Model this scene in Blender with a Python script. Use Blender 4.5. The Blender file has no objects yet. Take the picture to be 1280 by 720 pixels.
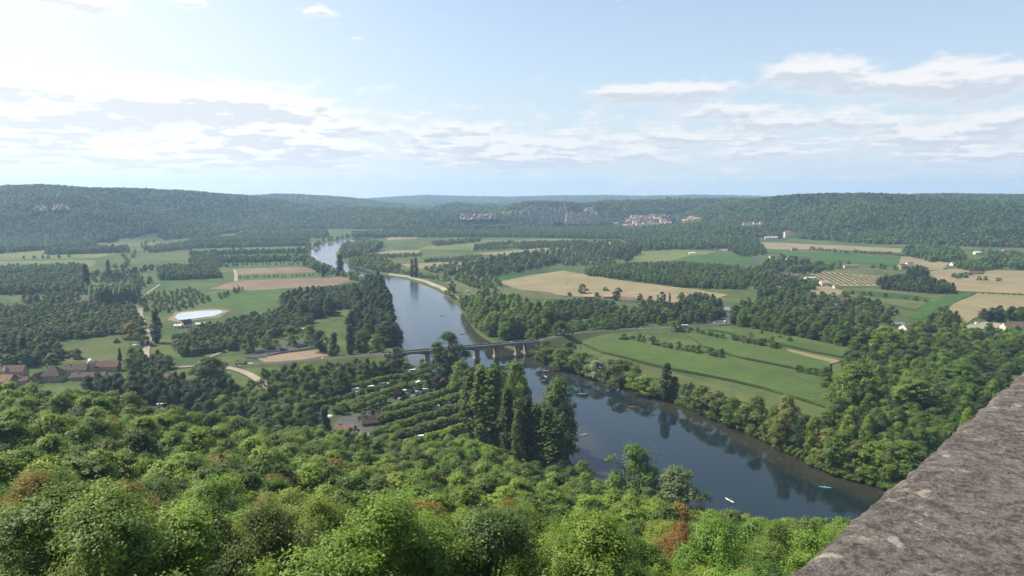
import bpy, bmesh, math, random
import numpy as np
from mathutils import Vector, Matrix, Euler
random.seed(7); rng = np.random.default_rng(11)
SC = bpy.context.scene; COL = SC.collection; R = math.radians

# ------------------------------------------------------------------ camera, sky, sun, exposure
CAM_H, F_PX, PITCH = 150.0, 914.0, R(7.3)
SUN_AZ, SUN_EL = R(-72), R(49)           # azimuth from +Y towards +X, elevation
cd = bpy.data.cameras.new('camera'); cam = bpy.data.objects.new('camera', cd); COL.objects.link(cam)
cd.sensor_width = 36; cd.lens = 36*F_PX/1280; cd.clip_start = .05; cd.clip_end = 40000
cam.location = (0, 0, CAM_H); cam.rotation_euler = (math.pi/2-PITCH, 0, 0); SC.camera = cam

def node(nt, typ, ins=None, **kw):
    n = nt.nodes.new('ShaderNode'+typ)
    for k, v in kw.items(): setattr(n, k, v)
    for k, v in (ins or {}).items():
        if isinstance(v, bpy.types.NodeSocket): nt.links.new(v, n.inputs[k])
        else: n.inputs[k].default_value = v
    return n
def mth(nt, op, a, b=0.0, c=0.0, clamp=False):
    return node(nt, 'Math', {0: a, 1: b, 2: c}, operation=op, use_clamp=clamp).outputs[0]
def mixc(nt, f, a, b, blend='MIX'):
    n = node(nt, 'Mix', data_type='RGBA', blend_type=blend)
    for k, v in ((0, f), (6, a), (7, b)):
        if isinstance(v, bpy.types.NodeSocket): nt.links.new(v, n.inputs[k])
        else: n.inputs[k].default_value = v if k == 0 else (*v, 1)[:4]
    return n.outputs[2]
def sstep(nt, v, lo, hi, a=0., b=1.):
    return node(nt, 'MapRange', {0: v, 1: lo, 2: hi, 3: a, 4: b}, interpolation_type='SMOOTHSTEP').outputs[0]

W = bpy.data.worlds.new('World'); SC.world = W; W.use_nodes = True; nt = W.node_tree; nt.nodes.clear()
sky = node(nt, 'TexSky', sky_type='NISHITA', sun_disc=False, sun_elevation=SUN_EL, sun_rotation=SUN_AZ, altitude=200, air_density=1.0, dust_density=1.6, ozone_density=1.6)
tc = node(nt, 'TexCoord'); sx = node(nt, 'SeparateXYZ', {0: tc.outputs['Generated']})
X, Y, Z = sx.outputs
el = mth(nt, 'MULTIPLY', mth(nt, 'ARCSINE', Z), 57.2958); az = mth(nt, 'MULTIPLY', mth(nt, 'ARCTAN2', X, Y), 57.2958)
zz = mth(nt, 'ADD', mth(nt, 'MAXIMUM', Z, 0.0), .045)
LIT_R, LIT_L, SHD_R, SHD_L, VEIL_R, VEIL_L = (5.15, 5.15, 5.2), (6.6, 6.6, 6.6), (3.72, 3.98, 4.42), (4.75, 4.92, 5.12), (3.85, 4.4, 4.8), (5.7, 5.9, 5.95)
def cloud_noise(dz, scale, detail=9, rough=.58, off=0.):
    z2 = mth(nt, 'ADD', zz, dz)
    cv = node(nt, 'CombineXYZ', {0: mth(nt, 'DIVIDE', X, z2), 1: mth(nt, 'DIVIDE', Y, z2), 2: off})
    return node(nt, 'TexNoise', {'Vector': cv.outputs[0], 'Scale': scale, 'Detail': detail, 'Roughness': rough, 'Distortion': .15}).outputs['Fac']
def azel_noise(scale, detail, sq, dy=0.):      # puffs seen from the side: in azimuth and elevation
    cv = node(nt, 'CombineXYZ', {0: az, 1: mth(nt, 'MULTIPLY', mth(nt, 'ADD', el, dy), sq), 2: 3.7})
    return node(nt, 'TexNoise', {'Vector': cv.outputs[0], 'Scale': scale, 'Detail': detail, 'Roughness': .56, 'Distortion': .1}).outputs['Fac']
BLOBS = [(850, 110, 80, 13, .62), (800, 116, 60, 9, .4), (1000, 92, 50, 17, .60), (1050, 84, 40, 16, .5), (1120, 108, 110, 20, .52), (1210, 92, 80, 22, .42), (1290, 90, 70, 18, .5), (405, 15, 24, 8, .75), (450, 48, 11, 4, .5), (330, 150, 100, 30, .5), (250, 4, 26, 9, .55), (430, 30, 10, 4, .3),
         (100, 3, 110, 16, .62), (90, 34, 40, 7, .42), (30, 112, 150, 24, .5), (200, 130, 170, 24, .62), (320, 125, 70, 16, .4), (60, 175, 130, 30, .40), (390, 178, 90, 18, .40), (600, 160, 70, 10, .34), (690, 180, 110, 12, .34), (560, 190, 120, 12, .2), (300, 200, 160, 14, .25),
         (900, 140, 60, 9, .36), (980, 150, 90, 10, .32), (860, 172, 90, 9, .30), (1080, 152, 60, 8, .34), (1160, 168, 110, 11, .36), (1250, 150, 80, 10, .3), (980, 190, 160, 9, .26), (1200, 195, 120, 9, .26), (760, 198, 120, 8, .28), (640, 205, 90, 7, .24)]
def blobsum(dy):
    tot = None
    for px, py, sxp, syp, w in BLOBS:
        a0 = math.degrees(math.atan((px-640)/921)); ca = math.cos(R(a0))
        e0 = math.degrees(math.atan((360-py)/914*ca))-7.3*ca
        sa = math.degrees(sxp/921)*ca*ca; se = math.degrees(syp/914)*ca
        da = mth(nt, 'DIVIDE', mth(nt, 'SUBTRACT', az, a0), sa); de = mth(nt, 'DIVIDE', mth(nt, 'SUBTRACT', mth(nt, 'ADD', el, dy), e0), se)
        g = mth(nt, 'MULTIPLY', mth(nt, 'EXPONENT', mth(nt, 'MULTIPLY', mth(nt, 'ADD', mth(nt, 'MULTIPLY', da, da), mth(nt, 'MULTIPLY', de, de)), -1.)), w)
        tot = g if tot is None else mth(nt, 'ADD', tot, g)
    return tot
def density(dy):
    n = mth(nt, 'ADD', mth(nt, 'MULTIPLY', azel_noise(.20, 10, 2.6, dy), .80), mth(nt, 'MULTIPLY', azel_noise(.75, 9, 2.4, dy), .55))
    deck = mth(nt, 'MULTIPLY', mth(nt, 'SUBTRACT', cloud_noise(dy*.0175, 1.5), .5), 1.0)
    band = mth(nt, 'MULTIPLY', sstep(nt, el, 10., 3.5), .22)
    up = mth(nt, 'MULTIPLY', sstep(nt, el, 16., 30.), .1)
    return mth(nt, 'ADD', mth(nt, 'ADD', mth(nt, 'ADD', n, mth(nt, 'MULTIPLY', deck, sstep(nt, el, 13., 6.))), mth(nt, 'ADD', band, up)), mth(nt, 'MULTIPLY', blobsum(dy), .72))
d0 = density(0.); d1 = density(.45); d2 = density(-.35)
alpha = mth(nt, 'MULTIPLY', sstep(nt, d0, .80, 1.12), sstep(nt, el, 0., 3., .6, 1.))
under = sstep(nt, mth(nt, 'SUBTRACT', d1, d2), -.10, .12)     # more cloud above than below: the grey underside
sunward = sstep(nt, az, 6., -34.)
lit = mixc(nt, sunward, LIT_R, LIT_L); shd = mixc(nt, sunward, SHD_R, SHD_L)
ccol = mixc(nt, mth(nt, 'MULTIPLY', under, sstep(nt, d0, .90, 1.12, .4, 1.)), lit, shd)
veil = mixc(nt, mth(nt, 'ADD', mth(nt, 'MULTIPLY', sstep(nt, el, 30., 4.), .46), mth(nt, 'ADD', mth(nt, 'MULTIPLY', sstep(nt, el, 9., 1.), .48), mth(nt, 'MULTIPLY', sstep(nt, az, 0., -42.), .42)), clamp=True), sky.outputs[0], mixc(nt, sunward, VEIL_R, VEIL_L))
skyc = mixc(nt, alpha, veil, ccol)
bg = node(nt, 'Background', {0: skyc, 1: .096}); nt.links.new(bg.outputs[0], node(nt, 'OutputWorld').inputs[0])

sl = bpy.data.lights.new('sun', 'SUN'); sl.energy = 5.0; sl.angle = R(.53); sl.color = (1., .93, .82)
so = bpy.data.objects.new('sun', sl); COL.objects.link(so)
SUNV = Vector((math.sin(SUN_AZ)*math.cos(SUN_EL), math.cos(SUN_AZ)*math.cos(SUN_EL), math.sin(SUN_EL)))
so.rotation_euler = SUNV.to_track_quat('Z', 'Y').to_euler(); so.location = (0, 0, 400)
SC.view_settings.view_transform = 'Standard'; SC.view_settings.look = 'None'; SC.view_settings.exposure = 0.95; SC.view_settings.gamma = 1
cy = SC.cycles; cy.max_bounces = 6; cy.diffuse_bounces = 2; cy.glossy_bounces = 2; cy.transmission_bounces = 4; cy.transparent_max_bounces = 6; cy.volume_bounces = 0
cy.use_denoising = True; cy.sample_clamp_indirect = 4; cy.caustics_reflective = False; cy.caustics_refractive = False

# ------------------------------------------------------------------ photo pixel -> place
CP, SP = math.cos(PITCH), math.sin(PITCH)
def ray(px, py):
    x, y = (px-640)/F_PX, (360-py)/F_PX
    return x, CP+y*SP, -SP+y*CP
def at(px, py, z=0.):
    dx, dy, dz = ray(px, py); t = (CAM_H-z)/-dz
    return dx*t, dy*t, z
def S(px): return (px-640)/921
def dep(py): return math.atan((py-360)/F_PX)+PITCH
def D_of(py): return CAM_H/math.tan(dep(py))
def to_px(x, y, z):
    zc = z-CAM_H; f = y*CP-zc*SP; u = y*SP+zc*CP
    return 640+F_PX*x/f, 360-F_PX*u/f, f

# ------------------------------------------------------------------ terrain
RIVER_PX = [(1230, 648), (1100, 601), (1040, 586), (980, 557), (930, 532), (880, 513), (840, 496), (800, 483), (760, 471), (720, 461), (690, 451), (668, 443), (645, 436), (610, 424), (594, 411), (581, 389),
            (570, 377), (552, 364), (532, 355), (508, 348), (486, 344), (462, 338), (440, 331), (424, 325), (421, 319), (424, 311), (440, 303.5), (470, 298.5), (470, 296.0), (432, 298), (403, 304), (388, 311), (386, 319),
            (400, 327), (425, 337), (450, 346), (472, 356), (484, 375), (490, 400), (497, 425), (507, 445), (512, 456), (540, 466), (575, 472), (600, 476), (640, 492), (680, 520), (702, 540), (710, 550), (706, 566), (712, 580), (738, 592), (766, 607),
            (800, 624), (850, 642), (930, 672), (1040, 710), (1180, 745)]
RIV = np.array([at(*p)[:2] for p in RIVER_PX])
def chaikin(P):
    Q = np.roll(P, -1, 0); return np.stack([.75*P+.25*Q, .25*P+.75*Q], 1).reshape(-1, 2)
RIV = chaikin(RIV)
def poly_sd(x, y, P):
    x, y = np.asarray(x, float).ravel(), np.asarray(y, float).ravel(); d = np.full(x.shape, 1e9); ins = np.zeros(x.shape, bool)
    for (ax, ay), (bx, by) in zip(P, np.roll(P, -1, 0)):
        ex, ey = bx-ax, by-ay; t = np.clip(((x-ax)*ex+(y-ay)*ey)/(ex*ex+ey*ey+1e-12), 0, 1)
        d = np.minimum(d, np.hypot(x-ax-t*ex, y-ay-t*ey))
        c = (ay > y) != (by > y); ins ^= c & (x < ex*(y-ay)/(by-ay+1e-15)+ax)
    return np.where(ins, -d, d)
def sm(t): t = np.clip(t, 0, 1); return t*t*(3-2*t)
def vnoise(x, y, seed=0):
    xi, yi = np.floor(x).astype(np.int64), np.floor(y).astype(np.int64); fx, fy = sm(x-xi), sm(y-yi)
    def h(i, j):
        n = (i*374761393+j*668265263+seed*974634) & 0x7fffffff; n = ((n ^ (n >> 13))*1274126177) & 0x7fffffff
        return ((n ^ (n >> 16)) & 0xffff)/65535.
    return (h(xi, yi)*(1-fx)+h(xi+1, yi)*fx)*(1-fy)+(h(xi, yi+1)*(1-fx)+h(xi+1, yi+1)*fx)*fy
def fbm(x, y, o=4, seed=0): return sum(vnoise(x*2**k, y*2**k, seed+k)*.5**k for k in range(o))/(2-.5**(o-1))-.5
# wooded slope below the belvedere: where its tree tops end, as (px, py of the tree tops, distance)
EDGE = np.array([(-400, 448, 410), (-150, 456, 400), (0, 464, 385), (100, 480, 360), (200, 506, 345), (300, 530, 330), (350, 546, 328), (430, 560, 335), (520, 567, 350), (600, 568, 365), (700, 600, 345), (760, 610, 335), (860, 636, 312),
                 (950, 654, 300), (1050, 655, 300), (1300, 655, 300), (1700, 655, 300)], float)
E_S = np.array([S(p) for p in EDGE[:, 0]]); E_TAN = np.array([math.tan(dep(p)) for p in EDGE[:, 1]]); E_D = EDGE[:, 2]
TREE_H = 11.
def H_slope(x, y):
    yy = np.maximum(y, 1.); s = np.clip(x/yy, -1.6, 1.6); d = np.hypot(x, y)
    de = np.interp(s, E_S, E_D)/np.cos(np.arctan(np.interp(s, E_S, E_S)))*.9+.1*np.interp(s, E_S, E_D); te = np.interp(s, E_S, E_TAN)
    w = np.clip(np.log(np.maximum(d, 45)/45.)/np.log(de/45.), 0, 1); tn = .56*(1-w)+te*w
    can = CAM_H-tn*np.minimum(d, de)*np.cos(np.arctan(s))-TREE_H
    ze = CAM_H-te*de*np.cos(np.arctan(s))-TREE_H
    out = np.where(d < de, can, np.maximum(ze, 0)*(1-sm((d-de)/(70+2.*np.maximum(ze, 0)))))
    near = 148.4+(CAM_H-.56*45-TREE_H-148.4)*np.clip((d-3.)/42., 0, 1)**.75
    out = np.where(d < 45, near, out)
    return np.maximum(out, 0)*1.0
# ridges: rows of (px, base distance, crest distance, skyline py)
RIDGES = [
 [(-420, 2100, 2900, 236), (-100, 2200, 2900, 233), (0, 2250, 2950, 234), (60, 2300, 3000, 232.5), (110, 2350, 3000, 236.5), (170, 2600, 3300, 237), (240, 2800, 3500, 240), (300, 2950, 3800, 245.5), (350, 3050, 3900, 251), (420, 3100, 3900, 263), (480, 3100, 3900, 288)],
 [(-300, 2150, 2480, 262), (-120, 2200, 2500, 252), (0, 2230, 2520, 248), (40, 2240, 2540, 245), (90, 2250, 2560, 243), (130, 2280, 2600, 251), (180, 2350, 2700, 262), (240, 2500, 2850, 274), (300, 2600, 2900, 288), (330, 2700, 2900, 300)],
 [(200, 4500, 5600, 249), (280, 4500, 5600, 248), (315, 4500, 5600, 246), (350, 4500, 5600, 244), (390, 4500, 5600, 245.5), (440, 4500, 5600, 249), (480, 4500, 5600, 254), (520, 4500, 5600, 259), (560, 4500, 5600, 272)],
 [(380, 7600, 9200, 255), (440, 7600, 9200, 252), (500, 7600, 9200, 248), (530, 7600, 9200, 246.2), (570, 7600, 9200, 247.5), (640, 7600, 9200, 248.5), (690, 7600, 9200, 247), (760, 7600, 9200, 246.5), (800, 7600, 9200, 247.5), (870, 7600, 9200, 245.8), (940, 7600, 9200, 247.2), (1000, 7600, 9200, 250), (1100, 7600, 9200, 262)],
 [(260, 2900, 3400, 280), (300, 2900, 3400, 270), (340, 2950, 3500, 264), (430, 3000, 3550, 260.5), (500, 3000, 3550, 263), (560, 3000, 3550, 264.5), (640, 3000, 3550, 267), (680, 3050, 3550, 276), (700, 3050, 3550, 289)],
 [(500, 4300, 4650, 275), (530, 4300, 4650, 265), (548, 4300, 4650, 258.5), (570, 4300, 4650, 255), (590, 4300, 4650, 257.5), (640, 4300, 4650, 261), (700, 4300, 4650, 268)],
 [(600, 3500, 3800, 280), (625, 3450, 3750, 262), (655, 3450, 3700, 253.5), (690, 3450, 3700, 253.5), (740, 3450, 3750, 255), (790, 3400, 3900, 252), (850, 3300, 4000, 250), (900, 3200, 4000, 249.5), (950, 3000, 4000, 250), (1040, 3000, 4000, 255)],
 [(830, 2900, 3500, 275), (880, 2700, 3400, 260), (930, 2550, 3300, 251), (965, 2500, 3200, 247.5), (1000, 2400, 3100, 244.5), (1040, 2300, 3000, 243.2), (1085, 2200, 2900, 242.6), (1130, 2150, 2850, 244.5), (1170, 2100, 2800, 249), (1280, 2000, 2600, 255), (1600, 1900, 2500, 256)],
 [(1060, 3000, 3800, 250), (1120, 3000, 3800, 245.5), (1150, 3000, 3800, 244), (1180, 3000, 3800, 243.3), (1230, 3000, 3800, 244), (1280, 3000, 3800, 244.5), (1600, 3000, 3800, 243)],
 [(740, 2650, 2900, 300), (790, 2600, 2950, 290), (830, 2550, 2950, 283), (880, 2500, 2900, 276), (925, 2450, 2900, 273), (960, 2400, 2850, 276), (1000, 2350, 2800, 285), (1030, 2300, 2700, 300)],
]
RG = []
for r in RIDGES:
    a = np.array(r, float); s = np.array([S(p) for p in a[:, 0]]); zt = np.array([CAM_H-10-d*(py-243.)/914. for _, b, d, py in r]); RG.append((s, a[:, 1], a[:, 2], np.maximum(zt, 0)))
def H_hill(x, y):
    yy = np.maximum(y, 1.); s = x/yy; out = np.zeros_like(yy)
    n = fbm(x/420., y/420., 4, 3); n2 = fbm(x/130., y/130., 3, 9)
    for k, (rs, b, t, zt) in enumerate(RG):
        B, T, ZT = (np.interp(s, rs, v) for v in (b, t, zt)); ZT = np.where((s < rs[0]) | (s > rs[-1]), 0, ZT)
        # spurs and valleys: the foot of the slope moves to and fro
        w = n*420*np.clip((yy-1800)/800., 0, 1); q = (yy-B-w)/(T-B)
        back = 1-.45*sm((yy-T-50)/(1.2*(T-B)+500))
        hgt = ZT*(sm(np.clip(q, 0, 1))*.75+.25*np.clip(q, 0, 1))*back
        hgt = hgt+np.where(hgt > 5, n2*np.minimum(hgt, 40)*.9*np.clip(np.abs(1-q)*1.5, .1, 1), 0)
        out = np.maximum(out, hgt)
    return np.where(y > 1500, out, 0)
def H(x, y, river=True):
    x, y = np.asarray(x, float), np.asarray(y, float); sh = x.shape; x, y = x.ravel(), y.ravel()
    z = np.maximum(H_slope(x, y), H_hill(x, y))
    if river:
        sd = poly_sd(x, y, RIV); z = np.where(sd < 14, np.minimum(z, z*sm((sd+2)/16)-2.1*sm((3-sd)/7.)-1.2*sm((-sd-11)/24.)), z)
    return z.reshape(sh)
TT = np.exp(np.linspace(math.log(20), math.log(12500), 2600))
def place(px, py):
    dx, dy, dz = ray(px, py); t = TT/dy; x, y, z = dx*t, dy*t, CAM_H+dz*t
    h = H(x, y, False); i = int(np.argmax(z <= h)) if (z <= h).any() else len(TT)-1
    return x[i], y[i], float(h[i])

# ------------------------------------------------------------------ helpers
def link(o, parent=None):
    COL.objects.link(o)
    if parent: o.parent = parent
    return o
def tag(o, label=None, cat=None, group=None, kind=None):
    for k, v in (('label', label), ('category', cat), ('group', group), ('kind', kind)):
        if v: o[k] = v
    return o
def empty(name, loc, label, cat, group=None, rz=0.):
    o = bpy.data.objects.new(name, None); o.empty_display_size = .3; o.location = loc; o.rotation_euler = (0, 0, rz); link(o); return tag(o, label, cat, group)
class MB:
    def __init__(s): s.v, s.f, s.m = [], [], []
    def add(s, V, Fs, mi=0):
        o = len(s.v); s.v += [tuple(p) for p in V]; s.f += [tuple(i+o for i in f) for f in Fs]; s.m += [mi]*len(Fs); return s
    def box(s, x0, x1, y0, y1, z0, z1, mi=0, taper=0.):
        t = taper; V = [(x0, y0, z0), (x1, y0, z0), (x1, y1, z0), (x0, y1, z0), (x0+t, y0+t, z1), (x1-t, y0+t, z1), (x1-t, y1-t, z1), (x0+t, y1-t, z1)]
        return s.add(V, [(0, 3, 2, 1), (4, 5, 6, 7), (0, 1, 5, 4), (1, 2, 6, 5), (2, 3, 7, 6), (3, 0, 4, 7)], mi)
    def prism(s, prof, y0, y1, mi=0):      # profile in x,z pushed along y
        n = len(prof); V = [(x, y0, z) for x, z in prof]+[(x, y1, z) for x, z in prof]
        return s.add(V, [tuple(range(n)), tuple(range(2*n-1, n-1, -1))]+[(i, n+i, n+(i+1) % n, (i+1) % n) for i in range(n)], mi)
    def tube(s, P, rad, n=7, mi=0, cap=True):
        P = [Vector(p) for p in P]; V = []
        for i, p in enumerate(P):
            d = (P[min(i+1, len(P)-1)]-P[max(i-1, 0)]).normalized(); a = d.orthogonal().normalized(); b = d.cross(a)
            V += [p+(a*math.cos(k*2*math.pi/n)+b*math.sin(k*2*math.pi/n))*rad[i] for k in range(n)]
        Fs = [(i*n+k, i*n+(k+1) % n, (i+1)*n+(k+1) % n, (i+1)*n+k) for i in range(len(P)-1) for k in range(n)]
        if cap: Fs += [tuple(range(n-1, -1, -1)), tuple(range((len(P)-1)*n, len(P)*n))]
        return s.add(V, Fs, mi)
    def mesh(s, name, mats, smooth=False):
        me = bpy.data.meshes.new(name); me.from_pydata(s.v, [], s.f)
        for m in mats: me.materials.append(m)
        if len(mats) > 1: me.polygons.foreach_set('material_index', s.m)
        bm = bmesh.new(); bm.from_mesh(me); bmesh.ops.recalc_face_normals(bm, faces=bm.faces); bm.to_mesh(me); bm.free()
        if smooth: me.polygons.foreach_set('use_smooth', [True]*len(me.polygons))
        me.update(); return me
    def obj(s, name, mats, parent=None, loc=(0, 0, 0), rz=0., smooth=False):
        o = bpy.data.objects.new(name, s.mesh(name, mats if isinstance(mats, (list, tuple)) else [mats], smooth)); o.location = loc; o.rotation_euler = (0, 0, rz); return link(o, parent)
def np_mesh(name, V, quads, mats, smooth=False, mi=None):
    me = bpy.data.meshes.new(name); n, k = quads.shape; me.vertices.add(len(V)); me.vertices.foreach_set('co', np.ascontiguousarray(V, np.float32).ravel())
    me.loops.add(n*k); me.loops.foreach_set('vertex_index', np.ascontiguousarray(quads, np.int32).ravel())
    me.polygons.add(n); me.polygons.foreach_set('loop_start', np.arange(0, n*k, k, dtype=np.int32)); me.polygons.foreach_set('loop_total', np.full(n, k, np.int32))
    for m in mats: me.materials.append(m)
    if mi is not None: me.polygons.foreach_set('material_index', np.asarray(mi, np.int32))
    if smooth: me.polygons.foreach_set('use_smooth', np.ones(n, bool))
    me.update(calc_edges=True); me.validate(); return me

# ------------------------------------------------------------------ materials
def mat(name, col, rough=.8, var=.25, scale=3., bump=0., metal=0., spec=.3, col2=None, coat=0.):
    m = bpy.data.materials.new(name); m.use_nodes = True; nt = m.node_tree; p = nt.nodes['Principled BSDF']
    p.inputs['Roughness'].default_value = rough; p.inputs['Metallic'].default_value = metal; p.inputs['Specular IOR Level'].default_value = spec; p.inputs['Coat Weight'].default_value = coat
    t = node(nt, 'TexCoord'); n = node(nt, 'TexNoise', {'Vector': t.outputs['Object'], 'Scale': scale, 'Detail': 6., 'Roughness': .6})
    c2 = col2 or tuple(c*(1-var) for c in col); c1 = col if col2 else tuple(min(1, c*(1+var*.6)) for c in col)
    nt.links.new(mixc(nt, sstep(nt, n.outputs['Fac'], .35, .65), c2, c1), p.inputs['Base Color'])
    if bump: nt.links.new(node(nt, 'Bump', {'Strength': bump, 'Height': n.outputs['Fac']}).outputs[0], p.inputs['Normal'])
    return m
def tint_mat(name, rough=.4, spec=.5, coat=.3):      # takes the object's own colour
    m = bpy.data.materials.new(name); m.use_nodes = True; nt = m.node_tree; p = nt.nodes['Principled BSDF']
    oi = node(nt, 'ObjectInfo'); t = node(nt, 'TexCoord'); n = node(nt, 'TexNoise', {'Vector': t.outputs['Object'], 'Scale': 2., 'Detail': 5.})
    nt.links.new(mixc(nt, mth(nt, 'MULTIPLY', n.outputs['Fac'], .2), oi.outputs['Color'], (.3, .28, .25)), p.inputs['Base Color'])
    p.inputs['Roughness'].default_value = rough; p.inputs['Specular IOR Level'].default_value = spec; p.inputs['Coat Weight'].default_value = coat; return m
def leaf_mat(name, trans=.42, sat=1., inst=False):
    m = bpy.data.materials.new(name); m.use_nodes = True; nt = m.node_tree; p = nt.nodes['Principled BSDF']; out = nt.nodes['Material Output']
    oi = node(nt, 'ObjectInfo'); at_ = node(nt, 'Attribute', attribute_name='var'); v = at_.outputs['Fac']
    base = node(nt, 'Attribute', attribute_name='tint', attribute_type='INSTANCER').outputs['Color'] if inst else oi.outputs['Color']
    k = mth(nt, 'ADD', .66, mth(nt, 'MULTIPLY', v, .68)); k = mth(nt, 'MULTIPLY', k, mth(nt, 'ADD', .84, mth(nt, 'MULTIPLY', oi.outputs['Random'], .32)))
    hs = node(nt, 'HueSaturation', {'Hue': mth(nt, 'ADD', .497, mth(nt, 'MULTIPLY', mth(nt, 'SUBTRACT', mth(nt, 'ADD', mth(nt, 'MULTIPLY', oi.outputs['Random'], .5), mth(nt, 'MULTIPLY', v, .5)), .5), -.055)), 'Saturation': sat, 'Value': k, 'Color': base})
    c = hs.outputs[0]; nt.links.new(c, p.inputs['Base Color']); p.inputs['Roughness'].default_value = .55; p.inputs['Specular IOR Level'].default_value = .25
    tr = node(nt, 'BsdfTranslucent', {0: mixc(nt, .5, c, mixc(nt, 1., c, (1.5, 1.35, .5), 'MULTIPLY'))}); mx = node(nt, 'MixShader', {0: trans, 1: p.outputs[0], 2: tr.outputs[0]}); nt.links.new(mx.outputs[0], out.inputs[0]); return m
LEAF = leaf_mat('foliage'); FARLEAF = leaf_mat('far_foliage', .35, 1.); MASSLEAF = leaf_mat('mass_foliage', .40, 1., True)
BARK = mat('bark', (.12, .095, .07), .95, .4, 4., .5); PALEBARK = mat('pale_bark', (.33, .30, .25), .9, .3, 6., .4)

# ------------------------------------------------------------------ ground sheet
def ground():
    a = np.concatenate([np.linspace(R(-150), R(-52), 16)[:-1], np.linspace(R(-52), R(52), 540), np.linspace(R(52), R(150), 16)[1:]])
    d = np.concatenate([np.linspace(.5, 45, 24)[:-1], np.linspace(45, 290, 60)[:-1], np.linspace(290, 900, 170)[:-1], np.linspace(900, 1900, 110)[:-1], np.exp(np.linspace(math.log(1900), math.log(11500), 230))])
    A, Dd = np.meshgrid(a, d, indexing='ij'); x, y = Dd*np.sin(A), Dd*np.cos(A); z = H(x, y); sd = poly_sd(x, y, RIV).reshape(x.shape)
    na, nd = x.shape; i, j = np.meshgrid(np.arange(na-1), np.arange(nd-1), indexing='ij'); q = (i*nd+j).ravel(); quads = np.stack([q, q+1, q+nd+1, q+nd], 1)[:, ::-1]
    V = np.stack([x, y, z], -1).reshape(-1, 3)
    m = bpy.data.materials.new('valley_ground'); m.use_nodes = True; nt = m.node_tree; p = nt.nodes['Principled BSDF']; p.inputs['Roughness'].default_value = 1.; p.inputs['Specular IOR Level'].default_value = .1
    t = node(nt, 'TexCoord'); g = node(nt, 'NewGeometry'); zz = node(nt, 'SeparateXYZ', {0: g.outputs['Position']}).outputs[2]
    n1 = node(nt, 'TexNoise', {'Vector': t.outputs['Object'], 'Scale': .012, 'Detail': 8., 'Roughness': .65}).outputs['Fac']; n2 = node(nt, 'TexNoise', {'Vector': t.outputs['Object'], 'Scale': .09, 'Detail': 6., 'Roughness': .6}).outputs['Fac']
    gr = mixc(nt, sstep(nt, n1, .38, .62), (.036, .060, .018), (.068, .086, .028)); gr = mixc(nt, mth(nt, 'MULTIPLY', sstep(nt, n2, .55, .75), .45), gr, (.15, .13, .07))
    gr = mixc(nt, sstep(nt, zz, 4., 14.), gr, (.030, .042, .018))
    bed = mixc(nt, sstep(nt, zz, -3.0, -2.0), (.012, .022, .026), mixc(nt, n2, (.050, .041, .019), (.105, .082, .040)))
    sand = mixc(nt, n2, (.26, .21, .14), (.40, .34, .25))
    c = mixc(nt, sstep(nt, zz, -1.75, -1.5), bed, mixc(nt, sstep(nt, n1, .60, .66), (.055, .055, .026), sand)); c = mixc(nt, sstep(nt, zz, -1.3, -1.05), c, mixc(nt, sstep(nt, zz, -.5, 0.), (.05, .07, .022), gr))
    nt.links.new(c, p.inputs['Base Color']); nt.links.new(node(nt, 'Bump', {'Strength': .5, 'Distance': .6, 'Height': n2}).outputs[0], p.inputs['Normal'])
    o = bpy.data.objects.new('ground', np_mesh('ground', V, quads, [m], True)); link(o); tag(o, 'green valley floor rising to wooded hills all round', 'ground', kind='structure')
    # water: the cells near the river, level
    sq = np.minimum.reduce([sd.ravel()[quads[:, k]] for k in range(4)]); wq = quads[(sq < 9)]; used, inv = np.unique(wq, return_inverse=True)
    WV = V[used].copy(); WV[:, 2] = -1.6
    w = bpy.data.materials.new('river_water'); w.use_nodes = True; nt = w.node_tree; nt.nodes.clear(); out = node(nt, 'OutputMaterial')
    t = node(nt, 'TexCoord'); mp = node(nt, 'Mapping', {'Vector': t.outputs['Object'], 'Scale': (1., .45, 1.), 'Rotation': (0, 0, R(35))})
    n1 = node(nt, 'TexNoise', {'Vector': mp.outputs[0], 'Scale': .35, 'Detail': 5., 'Roughness': .6}).outputs['Fac']; n2 = node(nt, 'TexNoise', {'Vector': mp.outputs[0], 'Scale': .02, 'Detail': 4.}).outputs['Fac']
    yy = node(nt, 'SeparateXYZ', {0: t.outputs['Object']}).outputs[1]
    rough = mth(nt, 'ADD', sstep(nt, n2, .42, .62, .02, .08), sstep(nt, yy, 600., 1000., 0., .10))
    st = mth(nt, 'ADD', sstep(nt, n2, .42, .62, .02, .10), sstep(nt, yy, 620., 950., 0., .26))
    b = node(nt, 'Bump', {'Strength': st, 'Distance': .5, 'Height': n1}).outputs[0]
    fr = node(nt, 'Fresnel', {'IOR': 1.333, 'Normal': b}).outputs[0]; gl = node(nt, 'BsdfGlossy', {0: (1, 1, 1, 1), 'Roughness': rough, 'Normal': b})
    tr = node(nt, 'BsdfTransparent', {0: (.66, .66, .50, 1)}); mur = node(nt, 'BsdfDiffuse', {0: (.018, .038, .060, 1)})
    body = node(nt, 'MixShader', {0: .20, 1: tr.outputs[0], 2: mur.outputs[0]}); mx = node(nt, 'MixShader', {0: fr, 1: body.outputs[0], 2: gl.outputs[0]}); nt.links.new(mx.outputs[0], out.inputs[0])
    o = bpy.data.objects.new('river', np_mesh('river', WV, inv.reshape(-1, 4).astype(np.int32), [w], True)); link(o); tag(o, 'wide slow river winding through the valley', 'river', kind='structure')
ground()

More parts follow.
